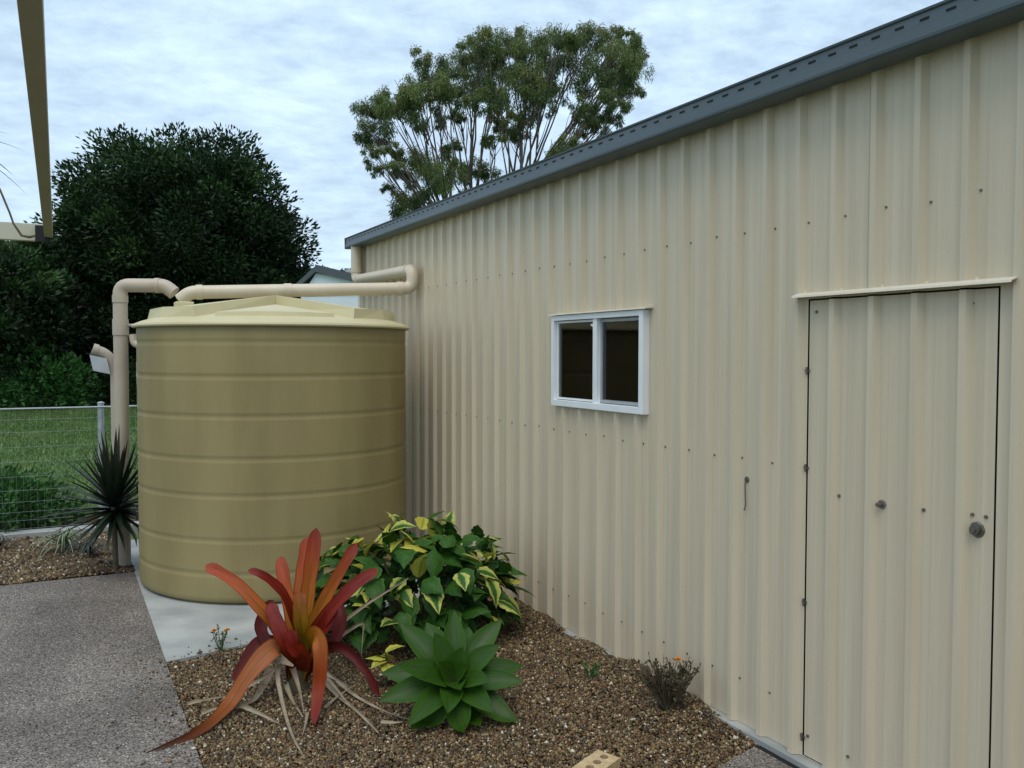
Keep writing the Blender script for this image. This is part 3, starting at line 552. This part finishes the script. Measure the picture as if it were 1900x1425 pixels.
DEAD_LEAVES=[
 (0.030,[(-1.828,4.509,0.151),(-1.859,4.467,0.115),(-1.866,4.305,0.012),(-1.903,3.967,0.012),(-1.909,3.763,0.012)]),
 (0.028,[(-1.813,4.497,0.052),(-1.806,4.374,0.012),(-1.810,4.148,0.012)]),
 (0.028,[(-1.623,4.455,0.051),(-1.591,4.340,0.012),(-1.562,4.079,0.012),(-1.548,3.817,0.012)]),
 (0.022,[(-1.552,4.475,0.033),(-1.519,4.304,0.012),(-1.473,4.105,0.012),(-1.416,3.958,0.012),(-1.371,3.890,0.012)]),
 (0.030,[(-2.054,4.426,0.012),(-1.994,4.300,0.012),(-1.929,4.134,0.012)]),
 (0.020,[(-2.284,4.556,0.012),(-2.199,4.574,0.012),(-2.105,4.577,0.012)]),
 (0.055,[(-1.855,4.633,0.097),(-1.905,4.567,0.035),(-1.981,4.450,0.012),(-2.054,4.426,0.012)]),
 (0.025,[(-1.547,4.591,0.193),(-1.459,4.592,0.247),(-1.376,4.574,0.289),(-1.383,4.552,0.219),(-1.405,4.515,0.128)]),
 (0.025,[(-1.538,4.588,0.260),(-1.447,4.600,0.320),(-1.328,4.598,0.392),(-1.226,4.571,0.454),(-1.128,4.545,0.512)]),
 (0.020,[(-1.778,4.189,0.012),(-1.821,4.053,0.012),(-1.866,3.938,0.012)]),
 (0.022,[(-1.688,4.203,0.012),(-1.590,4.313,0.012),(-1.498,4.312,0.060)]),
 (0.060,[(-1.859,4.526,0.187),(-1.826,4.475,0.171),(-1.791,4.434,0.160)]),
 (0.024,[(-1.982,4.584,0.042),(-1.905,4.568,0.080),(-1.856,4.545,0.126)]),
 (0.030,[(-1.780,4.483,0.133),(-1.776,4.388,0.055),(-1.802,4.178,0.012)]),
 (0.030,[(-1.649,4.461,0.128),(-1.604,4.391,0.097),(-1.516,4.344,0.043)]),
 (0.026,[(-1.654,4.474,0.115),(-1.596,4.385,0.043),(-1.577,4.232,0.012)]),
 (0.022,[(-2.239,4.402,0.012),(-2.161,4.432,0.012),(-2.089,4.419,0.012)]),
 (0.020,[(-1.500,3.922,0.012),(-1.451,3.886,0.012),(-1.411,3.877,0.012)]),
]
GUM_CLUMPS=[(9.50,36.78,12.16,0.70),(9.43,36.81,11.28,0.55),(8.87,34.93,9.90,0.35),(8.45,33.46,8.97,0.27),(8.62,31.77,10.84,0.58),(9.61,33.69,12.17,0.48),(10.47,33.48,13.52,0.41),(9.35,31.34,11.08,0.58),(10.10,30.99,11.41,0.58),(12.49,36.72,14.25,0.61),(12.39,34.27,14.11,0.64),(12.01,31.44,13.68,0.60),(11.56,33.07,12.48,0.62),(13.90,35.81,14.20,0.83),(14.50,34.97,14.64,0.75),(15.08,34.31,15.26,0.59),(13.27,31.88,12.53,0.75),(14.44,32.04,13.71,0.77),(15.78,32.72,14.74,0.72),(14.27,29.02,13.69,0.45),(16.14,31.63,13.84,0.77),(15.79,29.76,13.97,0.60),(18.62,32.75,15.57,0.45),(15.87,28.18,12.74,0.71),(18.73,31.21,14.54,0.57),(19.64,32.15,15.48,0.37),(16.92,28.81,12.68,0.60),(19.37,32.38,13.15,0.60),(18.37,32.75,13.63,0.67),(15.23,28.12,11.11,0.51),(17.00,32.20,11.93,0.36),(15.84,27.66,10.70,0.38),(17.04,30.68,11.09,0.42),(14.99,31.31,12.49,0.76),(13.59,30.32,11.84,0.59),(13.71,31.10,10.79,0.47),(14.20,34.36,11.88,0.51),(12.66,31.55,10.10,0.34),(11.51,30.99,11.34,0.39),(11.95,34.69,10.54,0.36),(11.82,32.98,11.40,0.28),(11.41,35.66,9.66,0.81),(10.64,31.95,8.51,0.66),(9.34,33.19,7.67,0.54),(11.00,35.82,8.27,0.44),(12.07,33.20,9.27,0.49),(12.81,32.80,9.13,0.42),(14.55,29.98,9.65,0.40),(14.34,28.49,9.64,0.32),(15.22,34.72,11.34,0.38),(8.66,31.90,8.83,0.26),(10.60,36.40,9.50,0.30),(9.23,33.68,9.76,0.34),(10.19,37.44,11.06,0.30),(9.10,33.92,8.44,0.21),(16.24,34.26,12.40,0.45),(16.60,31.29,11.17,0.35),(9.91,32.44,10.64,0.30),(11.82,35.11,11.76,0.33),(19.09,30.99,14.53,0.29),(13.39,34.03,15.26,0.22),(13.94,32.14,14.82,0.21),(16.80,28.89,14.19,0.26),(10.70,35.02,13.01,0.36),(12.03,30.42,11.46,0.39),]

# ================================================================== NEIGHBOUR'S HOUSE
hs = thing('neighbour_house', 'pale blue grey gabled house with dark fascia beyond the tank', 'house', (4.3, 26, 0))
fx = Vector((math.cos(YAW), -math.sin(YAW), 0)); fy = Vector((math.sin(YAW), math.cos(YAW), 0)); HA = Vector((3.97, 25.87, 0))
hp = lambda u, v, z: tuple(HA + fx * u + fy * v + Vector((0, 0, z)))           # along the gable front, back from it, up
def hbox(u0, u1, v0, v1, z0, z1, mb):
    k = len(mb.v); mb.v += [hp(u, v, z) for z in (z0, z1) for u, v in ((u0, v0), (u1, v0), (u1, v1), (u0, v1))]
    mb.f += [tuple(k + i for i in q) for q in ((0, 3, 2, 1), (4, 5, 6, 7), (0, 1, 5, 4), (1, 2, 6, 5), (2, 3, 7, 6), (3, 0, 4, 7))]; return mb
hbox(-.45, 4.5, .12, 9, -.1, 3.42, MB()).build('wall', m_hwall, hs)
mb = MB(); G = [(-.45, 3.42), (4.2, 3.42), (0, 4.12)]
for a in (.10, .14): mb.quad(*[hp(u, a, z) for u, z in G])
mb.build('gable', m_hwall, hs)
for j in range(9): hbox(-.46, 4.51, .105, .12, .2 + j * .36, .2 + j * .36 + .33, MB()).build('weatherboard', m_hwall, hs)
mb = MB()
def slope(u0, z0, u1, z1, v0, v1, th, mb):
    k = len(mb.v); mb.v += [hp(u0, v0, z0), hp(u1, v0, z1), hp(u1, v1, z1), hp(u0, v1, z0), hp(u0, v0, z0 + th), hp(u1, v0, z1 + th), hp(u1, v1, z1 + th), hp(u0, v1, z0 + th)]
    mb.f += [tuple(k + i for i in q) for q in ((0, 3, 2, 1), (4, 5, 6, 7), (0, 1, 5, 4), (1, 2, 6, 5), (2, 3, 7, 6), (3, 0, 4, 7))]; return mb
slope(-.75, 3.50, 0, 4.15, 0, 9, .12, MB()).build('roof_slope', m_hroof, hs); slope(0, 4.15, 4.6, 3.08, 0, 9, .12, MB()).build('roof_slope', m_hroof, hs)
slope(-.8, 3.42, 0, 4.14, -.03, .0, .17, MB()).build('barge_board', m_hfas, hs); slope(0, 4.14, 4.65, 3.05, -.03, .0, .22, MB()).build('barge_board', m_hfas, hs)
mb = MB(); mb.quad(hp(.25, .3, 3.2), hp(8, .3, 3.2), hp(8, 3.6, 4.56), hp(.25, 3.6, 4.56)); mb.quad(hp(.25, 8, 3.2), hp(8, 8, 3.2), hp(8, 3.6, 4.56), hp(.25, 3.6, 4.56)); mb.quad(hp(.25, .3, 3.2), hp(.25, 3.6, 4.56), hp(.25, 8, 3.2))
mb.build('main_roof', M('pale_house_roof', (.17, .20, .215), (.21, .24, .255), 3, .5), hs)

# ================================================================== TREES
def limb(mb, a, b, r0, r1, sag=.0, n=5):
    a, b = Vector(a), Vector(b); P = []
    side = Vector((random.uniform(-1, 1), random.uniform(-1, 1), 0)) * (b - a).length * .06
    for k in range(n + 1):
        u = k / n; P.append(a.lerp(b, u) + side * math.sin(u * math.pi) + Vector((0, 0, sag * math.sin(u * math.pi))))
    mb.tube(P, [r0 + (r1 - r0) * k / n for k in range(n + 1)], 6)
gum = thing('gum_tree', 'tall spreading gum tree with airy crown behind the shed roof', 'tree', (12.6, 32.6, -.05))
tb = MB(); base = Vector((12.6, 32.6, -.1)); forks = [Vector((11.7, 33.2, 6.6)), Vector((12.6, 33.3, 7.2)), Vector((13.6, 31.8, 7.0))]
limb(tb, base, (12.6, 32.7, 3.2), .42, .34)
for f in forks: limb(tb, (12.6, 32.7, 3.1), f, .27, .17)
pos = []; tint = []; axs = []
for cx, cy, cz, r in GUM_CLUMPS:
    c = Vector((cx, cy, cz)); f = min(forks, key=lambda q: (q - c).length + abs(q.x - c.x) * .6)
    mid = f.lerp(c, .55) + Vector((0, 0, -.35)) + Vector((random.uniform(-.3, .3), random.uniform(-.3, .3), 0))
    limb(tb, f, mid, .06, .035); limb(tb, mid, c, .035, .014)
    for _ in range(9):
        d = Vector(rng.normal(size=3)); d.z = abs(d.z) * .8; e = c + d.normalized() * r * 1.25; limb(tb, mid.lerp(c, random.uniform(.3, 1)), e, .02, .006, 0, 3)
    ns_ = max(4, int(r * 26))                                     # each clump is made of small hanging sprays
    for _ in range(ns_):
        d = rng.normal(size=3); d /= np.linalg.norm(d); s0 = np.array(c) + d * r * rng.random() ** .5 * np.array([1.65, 1.65, 1.35]); sr = r * rng.uniform(.25, .55)
        m_ = int(9000 * r * r / ns_ * rng.uniform(.6, 1.4)) + 8
        q = rng.normal(size=(m_, 3)); q = unit(q) * (rng.random((m_, 1)) ** .5) * sr; q[:, 2] *= 1.15
        pos.append(s0 + q); axs.append(q * .5 / sr + np.array([0, 0, -.75]) + rng.normal(0, .35, (m_, 3)))
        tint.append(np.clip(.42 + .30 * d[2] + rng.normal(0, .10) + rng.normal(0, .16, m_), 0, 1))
pos = np.concatenate(pos); axs = np.concatenate(axs); tint = np.concatenate(tint); o0 = np.array(gum.location)
tb.build('trunk', m_bark, gum, smooth=True, angle=60)
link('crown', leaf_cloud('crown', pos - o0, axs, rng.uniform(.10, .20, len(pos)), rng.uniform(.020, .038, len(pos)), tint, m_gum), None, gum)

def dense_tree(name, label, c, rad, zc, nclump, per, leaf, mat, cr=(.35, .75), group=None, zmin=.2, flat=1.0):
    """crown made of leafy clumps spread over a dome, with a trunk and limbs inside"""
    t = thing(name, label, 'tree', (c[0], c[1], -.05), group or ('dark trees beyond the lawn' if name == 'fig_tree' else None)); o0 = np.array(t.location); mb = MB()
    limb(mb, (c[0], c[1], -.1), (c[0], c[1], zc * .8), rad * .07, rad * .045)
    P = []; A = []; T = []
    for k in range(nclump):
        d = rng.normal(size=3); d /= np.linalg.norm(d); rr = rng.uniform(.72, 1.0) if rng.random() < .66 else rng.uniform(.3, .75)
        q = np.array([c[0], c[1], zc]) + d * rad * rr * np.array([1, 1, flat]); r = rng.uniform(*cr) * rad * .28
        if q[2] < zmin: continue
        if k % 6 == 0: limb(mb, (c[0], c[1], zc * .55), q, rad * .025, .02)
        m_ = int(per * rng.uniform(.7, 1.3)); e = unit(rng.normal(size=(m_, 3))) ; e[:, 2] *= .8
        P.append(q + e * (rng.random((m_, 1)) ** .35) * r); A.append(e + d * .5 + np.array([0, 0, .15]) + rng.normal(0, .4, (m_, 3)))
        T.append(np.clip(.34 + .30 * d[2] - .10 * d[0] + .18 * e[:, 2] + rng.normal(0, .18) + rng.normal(0, .14, m_), 0, 1))  # leaf tint paler towards top and -X, painting in the light from there
    P = np.concatenate(P); A = np.concatenate(A); T = np.concatenate(T)
    mb.build('trunk', m_barkd, t, smooth=True, angle=60)
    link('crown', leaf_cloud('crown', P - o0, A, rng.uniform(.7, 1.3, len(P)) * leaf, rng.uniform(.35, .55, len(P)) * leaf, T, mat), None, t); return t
dense_tree('fig_tree', 'big dark domed tree with dense crown behind the tank', (1.55, 36.3), 4.75, 5.45, 800, 170, .20, m_fig)
dense_tree('fig_tree', 'low dark tree under the big dome, above the overflow elbow', (-2.6, 36.2), 3.1, 3.0, 300, 110, .22, m_fig)
dense_tree('fig_tree', 'dark tree with bright green tips under the cream cross beam', (-4.6, 33.0), 2.6, 2.6, 240, 110, .2, m_fig2, zmin=1.2)
dense_tree('fig_tree', 'dark lower tree between the big dome and the neighbour house', (5.3, 36.5), 2.6, 2.6, 200, 110, .22, m_fig)
dense_tree('fig_tree', 'dark understorey tree below the big dome behind the fence post', (-.6, 35.0), 2.3, 2.2, 220, 110, .2, m_fig)
dense_tree('far_tree', 'olive green tree tops between the dark dome and the neighbour roof', (10.5, 51.8), 2.2, 4.5, 190, 110, .2, m_far)
def shrub(name, label, c, rad, h, n, leaf, mat, cat='shrub', group=None):
    t = thing(name, label, cat, (c[0], c[1], -.03), group or ('shrubs along the lawn edge' if name == 'shrub' else None)); o0 = np.array(t.location); mb = MB(); P = []; A = []; T = []
    for k in range(14):
        a = rng.uniform(0, 6.28); q = np.array([c[0] + math.cos(a) * rad * .6, c[1] + math.sin(a) * rad * .6, h * rng.uniform(.4, .75)]); limb(mb, (c[0] + .05 * math.cos(a), c[1], -.06), q, .02 * h, .006)
    d = unit(rng.normal(size=(n, 3))); d[:, 2] = np.abs(d[:, 2]) * 1.1 - .15; rr = rng.random((n, 1)) ** .3 * (1 + .18 * np.sin(d[:, :1] * 9) * np.sin(d[:, 1:2] * 8 + 2))
    P = np.array([c[0], c[1], h * .12]) + d * rr * np.array([rad, rad, h * .88]); A = d + rng.normal(0, .5, (n, 3)) + np.array([0, 0, .25])
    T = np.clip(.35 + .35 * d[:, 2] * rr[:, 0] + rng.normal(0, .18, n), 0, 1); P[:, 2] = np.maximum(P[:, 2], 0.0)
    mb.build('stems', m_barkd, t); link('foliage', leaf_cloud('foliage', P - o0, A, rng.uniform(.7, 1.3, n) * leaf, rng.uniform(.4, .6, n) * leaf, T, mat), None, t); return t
shrub('shrub', 'leafy green shrub at the lawn edge below the dark trees', (-3.2, 32.0), 1.5, 2.0, 5200, .17, m_hedge)
shrub('shrub', 'dull green shrub between the fence post and the upright pipe', (-.9, 32.8), 1.5, 1.5, 4200, .16, m_fig)
shrub('hedge_bush', 'bright green garden bush just beyond the wire fence', (-3.45, 10.30), .78, .56, 6000, .070, m_hedge, 'bush')
# far wood along the horizon
P = []; A = []; T = []
for az in np.arange(-14, 42, .8):
    d = 92 + rng.uniform(-6, 6); a = R(az); h = 10.4 if az > 12 else 12.6; q0 = np.array([-2.83 + math.sin(a) * d, math.cos(a) * d, 0])
    for _ in range(15):
        c = q0 + np.array([rng.normal(0, 1.0), rng.normal(0, 1.0), h * rng.uniform(.25, .9) + rng.normal(0, .5)]); m_ = 95; e = unit(rng.normal(size=(m_, 3)))
        P.append(c + e * rng.random((m_, 1)) ** .4 * 1.1); A.append(e + rng.normal(0, .4, (m_, 3))); T.append(np.clip(.5 + .3 * e[:, 2] + rng.normal(0, .15, m_), 0, 1))
P = np.concatenate(P); A = np.concatenate(A); T = np.concatenate(T)
link('distant_wood', leaf_cloud('distant_wood', P, A, rng.uniform(.28, .5, len(P)), rng.uniform(.2, .32, len(P)), T, m_far), None, None, kind='stuff', label='hazy olive belt of distant trees on the horizon', category='wood')

# ================================================================== GARDEN PLANTS
VD = tuple(-fwd)
br = thing('bromeliad', 'orange red strap leaved bromeliad with dry leaves round its base', 'bromeliad', (-1.73, 4.56, 0))
for w_, c_, pts in BROMELIAD_LEAVES:
    pts = [(-1.735 + random.uniform(-.02, .02), 4.56 + random.uniform(-.02, .02), .04)] + list(pts)
    nr = tuple(Vector(VD) + Vector((random.uniform(-.35, .35), random.uniform(-.35, .35), .25)))
    pf = STRAP if c_ != 'pale' else (lambda v: min(1, .7 + v * 1.5) * max(.03, 1 - max(0, v - .35) / .65) ** .9)
    link('leaf', leaf_mesh('bromeliad_leaf', pts, w_ * .88, m_brom[c_], nr, pf, random.uniform(.12, .32), 8, 26, random.uniform(-.5, .5), br.location, .12), None, br)
for w_, pts in DEAD_LEAVES:
    link('dead_leaf', leaf_mesh('bromeliad_dead_leaf', pts, w_, m_dead, tuple(Vector(VD) + Vector((0, 0, 1.0))), lambda v: max(.15, 1 - v * .75), .9, 4, 12, random.uniform(-1.2, 1.2), br.location), None, br)
mb = MB().tube([(-1.735, 4.56, -.02), (-1.735, 4.56, .10), (-1.735, 4.56, .2)], [.05, .045, .02], 10); mb.build('stem', m_stem, br, smooth=True)

ag = thing('agave', 'glossy green agave rosette with broad pointed leaves on the gravel', 'agave', (-1.135, 3.90, 0))
heart = Vector((-1.135, 3.90, .15)); tilt = Vector((-.25, -.62, .74)).normalized()
MB().tube([(-1.12, 3.93, -.02), tuple(heart)], [.05, .03], 10).build('stem', m_gstem, ag)
tu = Vector((1, -.1, 0)); tu = (tu - tilt * tu.dot(tilt)).normalized(); tv = tilt.cross(tu)
for k in range(25):
    a = k * R(137.5) + random.uniform(-.12, .12); u = k / 24; el = R(72 - 82 * u ** .75); ln = (.13 + .20 * min(1, u * 1.9)) * random.uniform(.9, 1.08)
    d = (tu * math.cos(a) + tv * math.sin(a)); d1 = (d * math.cos(el) + tilt * math.sin(el)).normalized()
    if d1.z > .35: ln *= 1.12
    P = []
    for j in range(6):
        s_ = j / 5; p = heart + d1 * ln * s_ + d * ln * .10 * s_ * s_ - Vector((0, 0, 1)) * ln * .10 * s_ ** 2.2; p.z = max(p.z, .014 + .01 * s_); P.append(p)
    link('leaf', leaf_mesh('agave_leaf', P, .158 * (.72 + .3 * u), m_agave, tuple(tilt * 1.0 - d * .6), lambda v: max(.01, (.42 + 1.05 * v) * (1 - v ** 5.0) if v < .45 else .893 * (1 - ((v - .45) / .55) ** 1.9) ** .9), .33, 6, 16, random.uniform(-.15, .15), ag.location), None, ag)

po = thing('poinsettia', 'variegated green and yellow leafy shrub between tank and shed wall', 'shrub', (-.80, 5.12, 0))
PC = Vector((-.84, 5.12, .10)); mb = MB()
for k in range(16):
    a = k * 2.4; e = PC + Vector((math.cos(a) * .34, math.sin(a) * .34, .30 + .1 * math.sin(k * 1.7))); limb(mb, PC + Vector((math.cos(a) * .05, math.sin(a) * .05, -.12)), e, .012, .006)
mb.build('stems', m_stem, po)
variants = []
for vi in range(4):
    dr = (.10, .25, .4, .18)[vi]; P = [(0, s_, .06 * math.sin(s_ * 3.1) - dr * s_ * s_) for s_ in (0, .2, .4, .6, .8, 1.0)]
    pf = lambda v: max(.01, (math.sin(math.pi * min(1, (v * .97 + .03)) ** .75)) ** 1.1 * (1 + .12 * math.sin(v * 21 + vi)))
    for m_ in m_poi: variants.append(leaf_mesh('poinsettia_leaf', P, .62, m_, (0, 0, 1), pf, -.22 if vi % 2 else .2, 6, 10))
def dome_leaf(n, rmin, rmax):
    o = []
    while len(o) < n:
        d = Vector(rng.normal(size=3)).normalized()
        if d.z < -.25: continue
        bump_ = 1 + .10 * math.sin(d.x * 7 + 1) * math.sin(d.y * 6) ; r = rng.uniform(rmin, rmax) * bump_
        p = PC + Vector((d.x * .66 * r, d.y * .58 * r, .04 + max(0, d.z + .22) * .455 * r)); o.append((p, d))
    return o
for p, d in dome_leaf(295, .80, 1.04):
    ln = rng.uniform(.13, .20); dirv = Vector((d.x, d.y, -.35 + .55 * d.z)) + Vector(rng.normal(0, .45, 3)); dirv.normalize()
    upv = Vector((d.x * .55, d.y * .55, .75 + d.z * .5)) + Vector(rng.normal(0, .22, 3)); side = dirv.cross(upv).normalized(); upv = side.cross(dirv)
    pt = .10 + .48 * max(0, d.z) ** 1.2; x = rng.random(); mi = 2 if x < pt * .5 else 1 if x < pt + .10 else 0
    o = link('leaf', variants[rng.integers(0, 4) * 3 + mi], None, po)
    mt = Matrix((side, dirv, upv)).transposed().to_4x4() @ Matrix.Scale(ln, 4); mt.translation = p - dirv * ln * .4 - Vector(po.location); o.matrix_local = mt
q = dome_leaf(620, .35, .82); P = np.array([list(p) for p, d in q]) - np.array(po.location); A = np.array([list(d) for p, d in q]) + rng.normal(0, .5, (620, 3)) + np.array([0, 0, -.3])
link('inner_foliage', leaf_cloud('inner_foliage', P, A, rng.uniform(.09, .15, 620), rng.uniform(.05, .08, 620), rng.uniform(.1, .5, 620), m_hedge), None, po, kind='stuff')
# the low yellow shoot beside the agave
ys_ = thing('yellow_shoot', 'small yellow leafed shoot between the bromeliad and the agave', 'plant', (-1.30, 4.42, 0))
MB().tube([(-1.30, 4.42, -.02), (-1.30, 4.42, .10), (-1.31, 4.40, .17)], .005, 6).build('stem', m_gstem, ys_)
for k in range(8):
    a = k * .9; dirv = Vector((math.cos(a), math.sin(a), random.uniform(-.45, .3))).normalized(); upv = Vector((0, 0, 1)); side = dirv.cross(upv).normalized(); upv = side.cross(dirv); o = link('leaf', variants[(k % 4) * 3 + 2], None, ys_)
    mt = Matrix((side, dirv, upv)).transposed().to_4x4() @ Matrix.Scale(.11, 4); mt.translation = Vector((-.01, -.02, .17 - .012 * k)); o.matrix_local = mt

# spiky cordyline beside the upright pipe
co_ = thing('cordyline', 'dark spiky cordyline rosette on a short stem in front of the upright pipe', 'cordyline', (-2.44, 7.68, 0))
hc = Vector((-2.44, 7.68, .56)); MB().tube([(-2.44, 7.68, -.02), (-2.445, 7.68, .3), tuple(hc)], [.022, .02, .018], 8).build('stem', m_stem, co_)
cnt = 0; k = 0
while cnt < 100 and k < 600:
    k += 1; a = k * R(137.5); u = cnt / 100; el = R(85 - 118 * u ** 1.0) + random.uniform(-.12, .12); ln = random.uniform(.46, .66) * (1 if u < .8 else .85)
    d = Vector((math.cos(a) * math.cos(el), math.sin(a) * math.cos(el), math.sin(el))); P = []
    st0 = hc + Vector((0, 0, -.10 * u)); ok = True
    for j in range(6):
        s_ = j / 5; p = st0 + d * ln * s_ - Vector((0, 0, ln * (.04 + .10 * u) * s_ ** 2)); p.z = max(.02, p.z)
        rad_ = Vector((p.x - TC.x, p.y - TC.y, 0))
        if rad_.length < TR + .02: rad_ = rad_.normalized() * (TR + .02); p = Vector((TC.x + rad_.x, TC.y + rad_.y, p.z))
        P.append(p)
        if (Vector((p.x, p.y, 0)) - SP).length < .075 or (Vector((p.x, p.y, 0)) - Vector((-2.285, 7.8, 0))).length < .04: ok = False
    if not ok: 
        if random.random() < .12: cnt += 1
        continue
    cnt += 1; ref = Vector((0, 0, 1)) if abs(d.z) < .9 else Vector((math.cos(a), math.sin(a), 0))
    link('leaf', leaf_mesh('cordyline_leaf', P, .066, m_cord, tuple(ref), TAPER, .35, 2, 7, random.uniform(-.4, .4), co_.location), None, co_)
def tuft(name, label, c, n, ln, w_, mat, cat, spread=1.0):
    t = thing(name, label, cat, c, 'strap leaf clumps in the gravel strip')
    for k in range(n):
        a = k * 2.4 + random.uniform(-.2, .2); el = R(random.uniform(35, 80)); L_ = ln * random.uniform(.7, 1.1); P = []
        for j in range(6):
            s_ = j / 5; h = math.cos(el) * L_ * s_ * spread * (1 + .4 * s_); z = math.sin(el) * L_ * (s_ - .95 * s_ * s_) * 1.5; P.append((c[0] + math.cos(a) * h, c[1] + math.sin(a) * h, max(.012, c[2] + z)))
        link('leaf', leaf_mesh(name + '_leaf', P, w_, mat, (0, 0, 1), TAPER, .3, 2, 8, 0, c), None, t)
    return t
tuft('strap_lily', 'clump of arching pale striped strap leaves behind the cordyline', (-2.80, 8.62, 0), 44, .50, .024, m_spider, 'plant')
tuft('strap_lily', 'dark arching strap leaf clump against the kerb in the gravel strip', (-3.33, 8.95, 0), 26, .34, .02, m_cord, 'plant')
tuft('strap_lily', 'dark low strap leaf clump at the foot of the striped one', (-2.62, 8.35, 0), 34, .36, .022, m_cord, 'plant')

# small flowering plants
def flower(c, n_st, h, sp, leafmat, label, heads, name='marigold', leafn=9, ll=.022):
    t = thing(name, label, 'flower', c); c = Vector(c)
    for k in range(n_st):
        a = k * 2.4; e = c + Vector((math.cos(a) * sp * random.uniform(.4, 1), math.sin(a) * sp * random.uniform(.4, 1), h * random.uniform(.65, 1)))
        if k < heads and h > .2: e = c + Vector((.02, -.05, h * 1.08))
        mb = MB(); limb(mb, c + Vector((0, 0, -.02)), e, .0032, .0018, 0, 4); mb.build('stem', m_gstem if h < .2 else m_stem, t)
        P = np.array([list(c.lerp(e, random.uniform(.12, 1))) for _ in range(leafn)]) - np.array(c); A = rng.normal(0, 1, (leafn, 3)) + np.array([0, 0, .5]); leafs_ = dict(kind='stuff')
        link('leaf_spray', leaf_cloud('leaf_spray', P, A, rng.uniform(.7, 1.4, leafn) * ll, rng.uniform(.35, .6, leafn) * ll, rng.uniform(.2, .8, leafn), leafmat), None, t, **leafs_)
        if k < heads:
            mb = MB()
            for ring, (r_, z_, m2) in enumerate(((.020, .0, 10), (.015, .005, 8), (.008, .010, 6))):
                for j in range(m2):
                    b = 6.283 * j / m2 + ring * .3; u_ = Vector((math.cos(b), math.sin(b), 0)); s_ = Vector((-u_.y, u_.x, 0)); o_ = e + Vector((0, 0, z_))
                    mb.quad(o_, o_ + u_ * r_ * .7 + s_ * r_ * .35 + Vector((0, 0, .004)), o_ + u_ * r_ + Vector((0, 0, .002)), o_ + u_ * r_ * .7 - s_ * r_ * .35 + Vector((0, 0, .004)))
            mb.build('flower_head', m_petal, t)
    return t
flower((-2.0, 5.345, 0), 7, .155, .055, m_hedge, 'tiny orange marigold at the edge of the pale tank pad', 2)
flower((-.205, 3.42, 0.02), 85, .235, .16, M('bronze_leaf', W8, W1, 5, .6, attr='tint', ramp=[(0, (.035, .024, .012)), (.6, (.07, .052, .024)), (1, (.075, .085, .032))]), 'brownish little bush with one orange flower at the foot of the wall', 1, 'marigold', 16, .024)
flower((-.30, 3.97, 0.0), 6, .10, .05, m_hedge, 'small green weed seedling in the gravel near the wall', 0, 'weed', 8, .026)

# dracaena at the far left, leaf tips reaching into view
dr = thing('dracaena', 'tall thin stemmed dracaena with leaf tips and a bare stalk by the cross beam', 'dracaena', (-3.62, 7.9, 0))
MB().tube([(-3.62, 7.9, -.02), (-3.61, 7.9, 1.6), (-3.54, 7.9, 3.35)], [.04, .03, .02], 8).build('stem', m_stem, dr, smooth=True)
for k in range(26):
    a = k * R(137.5); el = R(75 - 110 * k / 26); d = Vector((math.cos(a) * math.cos(el), math.sin(a) * math.cos(el), math.sin(el))); ln = .55
    P = [Vector((-3.54, 7.9, 3.33)) + d * ln * j / 5 - Vector((0, 0, .22 * (j / 5) ** 2)) for j in range(6)]
    link('leaf', leaf_mesh('dracaena_leaf', P, .04, m_cord, (0, 0, 1), TAPER, .3, 2, 8, 0, dr.location), None, dr)
MB().tube([(-3.54, 7.9, 3.30), (-3.36, 7.5, 3.24), (-3.222, 7.2, 2.995), (-3.175, 7.2, 2.898), (-3.118, 7.2, 2.74), (-3.096, 7.2, 2.666), (-3.047, 7.2, 2.585), (-2.997, 7.2, 2.577), (-2.959, 7.2, 2.59)], [.010, .008, .007, .007, .007, .007, .009, .010, .008], 6).build('bare_stalk', m_stem, dr, smooth=True)

# cored brick
bk = thing('cored_brick', 'cream cored house brick lying on the gravel', 'brick', (-.892, 3.018, -.014))
bm = bmesh.new(); bl, bw, bh = .115, .055, .076
outer = [bm.verts.new(p) for p in ((-bl, -bw, bh), (bl, -bw, bh), (bl, bw, bh), (-bl, bw, bh))]; edges = [bm.edges.new((outer[i], outer[(i + 1) % 4])) for i in range(4)]; rings = []
for i in range(4):
    for s_ in (0,):
        ring = [bm.verts.new((-.081 + i * .054 + .019 * math.cos(q * .7854), s_ * .024 + .019 * math.sin(q * .7854), bh)) for q in range(8)]; rings.append(ring); edges += [bm.edges.new((ring[q], ring[(q + 1) % 8])) for q in range(8)]
bmesh.ops.triangle_fill(bm, edges=edges, use_beauty=True)
for ring in rings:
    low = [bm.verts.new((v.co.x, v.co.y, .012)) for v in ring]
    for q in range(8): bm.faces.new((ring[q], ring[(q + 1) % 8], low[(q + 1) % 8], low[q]))
    bm.faces.new(low)
lo_ = [bm.verts.new((v.co.x, v.co.y, -.012)) for v in outer]
for i in range(4): bm.faces.new((outer[i], outer[(i + 1) % 4], lo_[(i + 1) % 4], lo_[i]))
bm.faces.new(lo_[::-1]); bmesh.ops.recalc_face_normals(bm, faces=bm.faces); me = bpy.data.meshes.new('brick_body'); bm.to_mesh(me); bm.free()
o = link('brick_body', me, m_brick, bk); bk.rotation_euler = (R(2), R(-2), R(24))
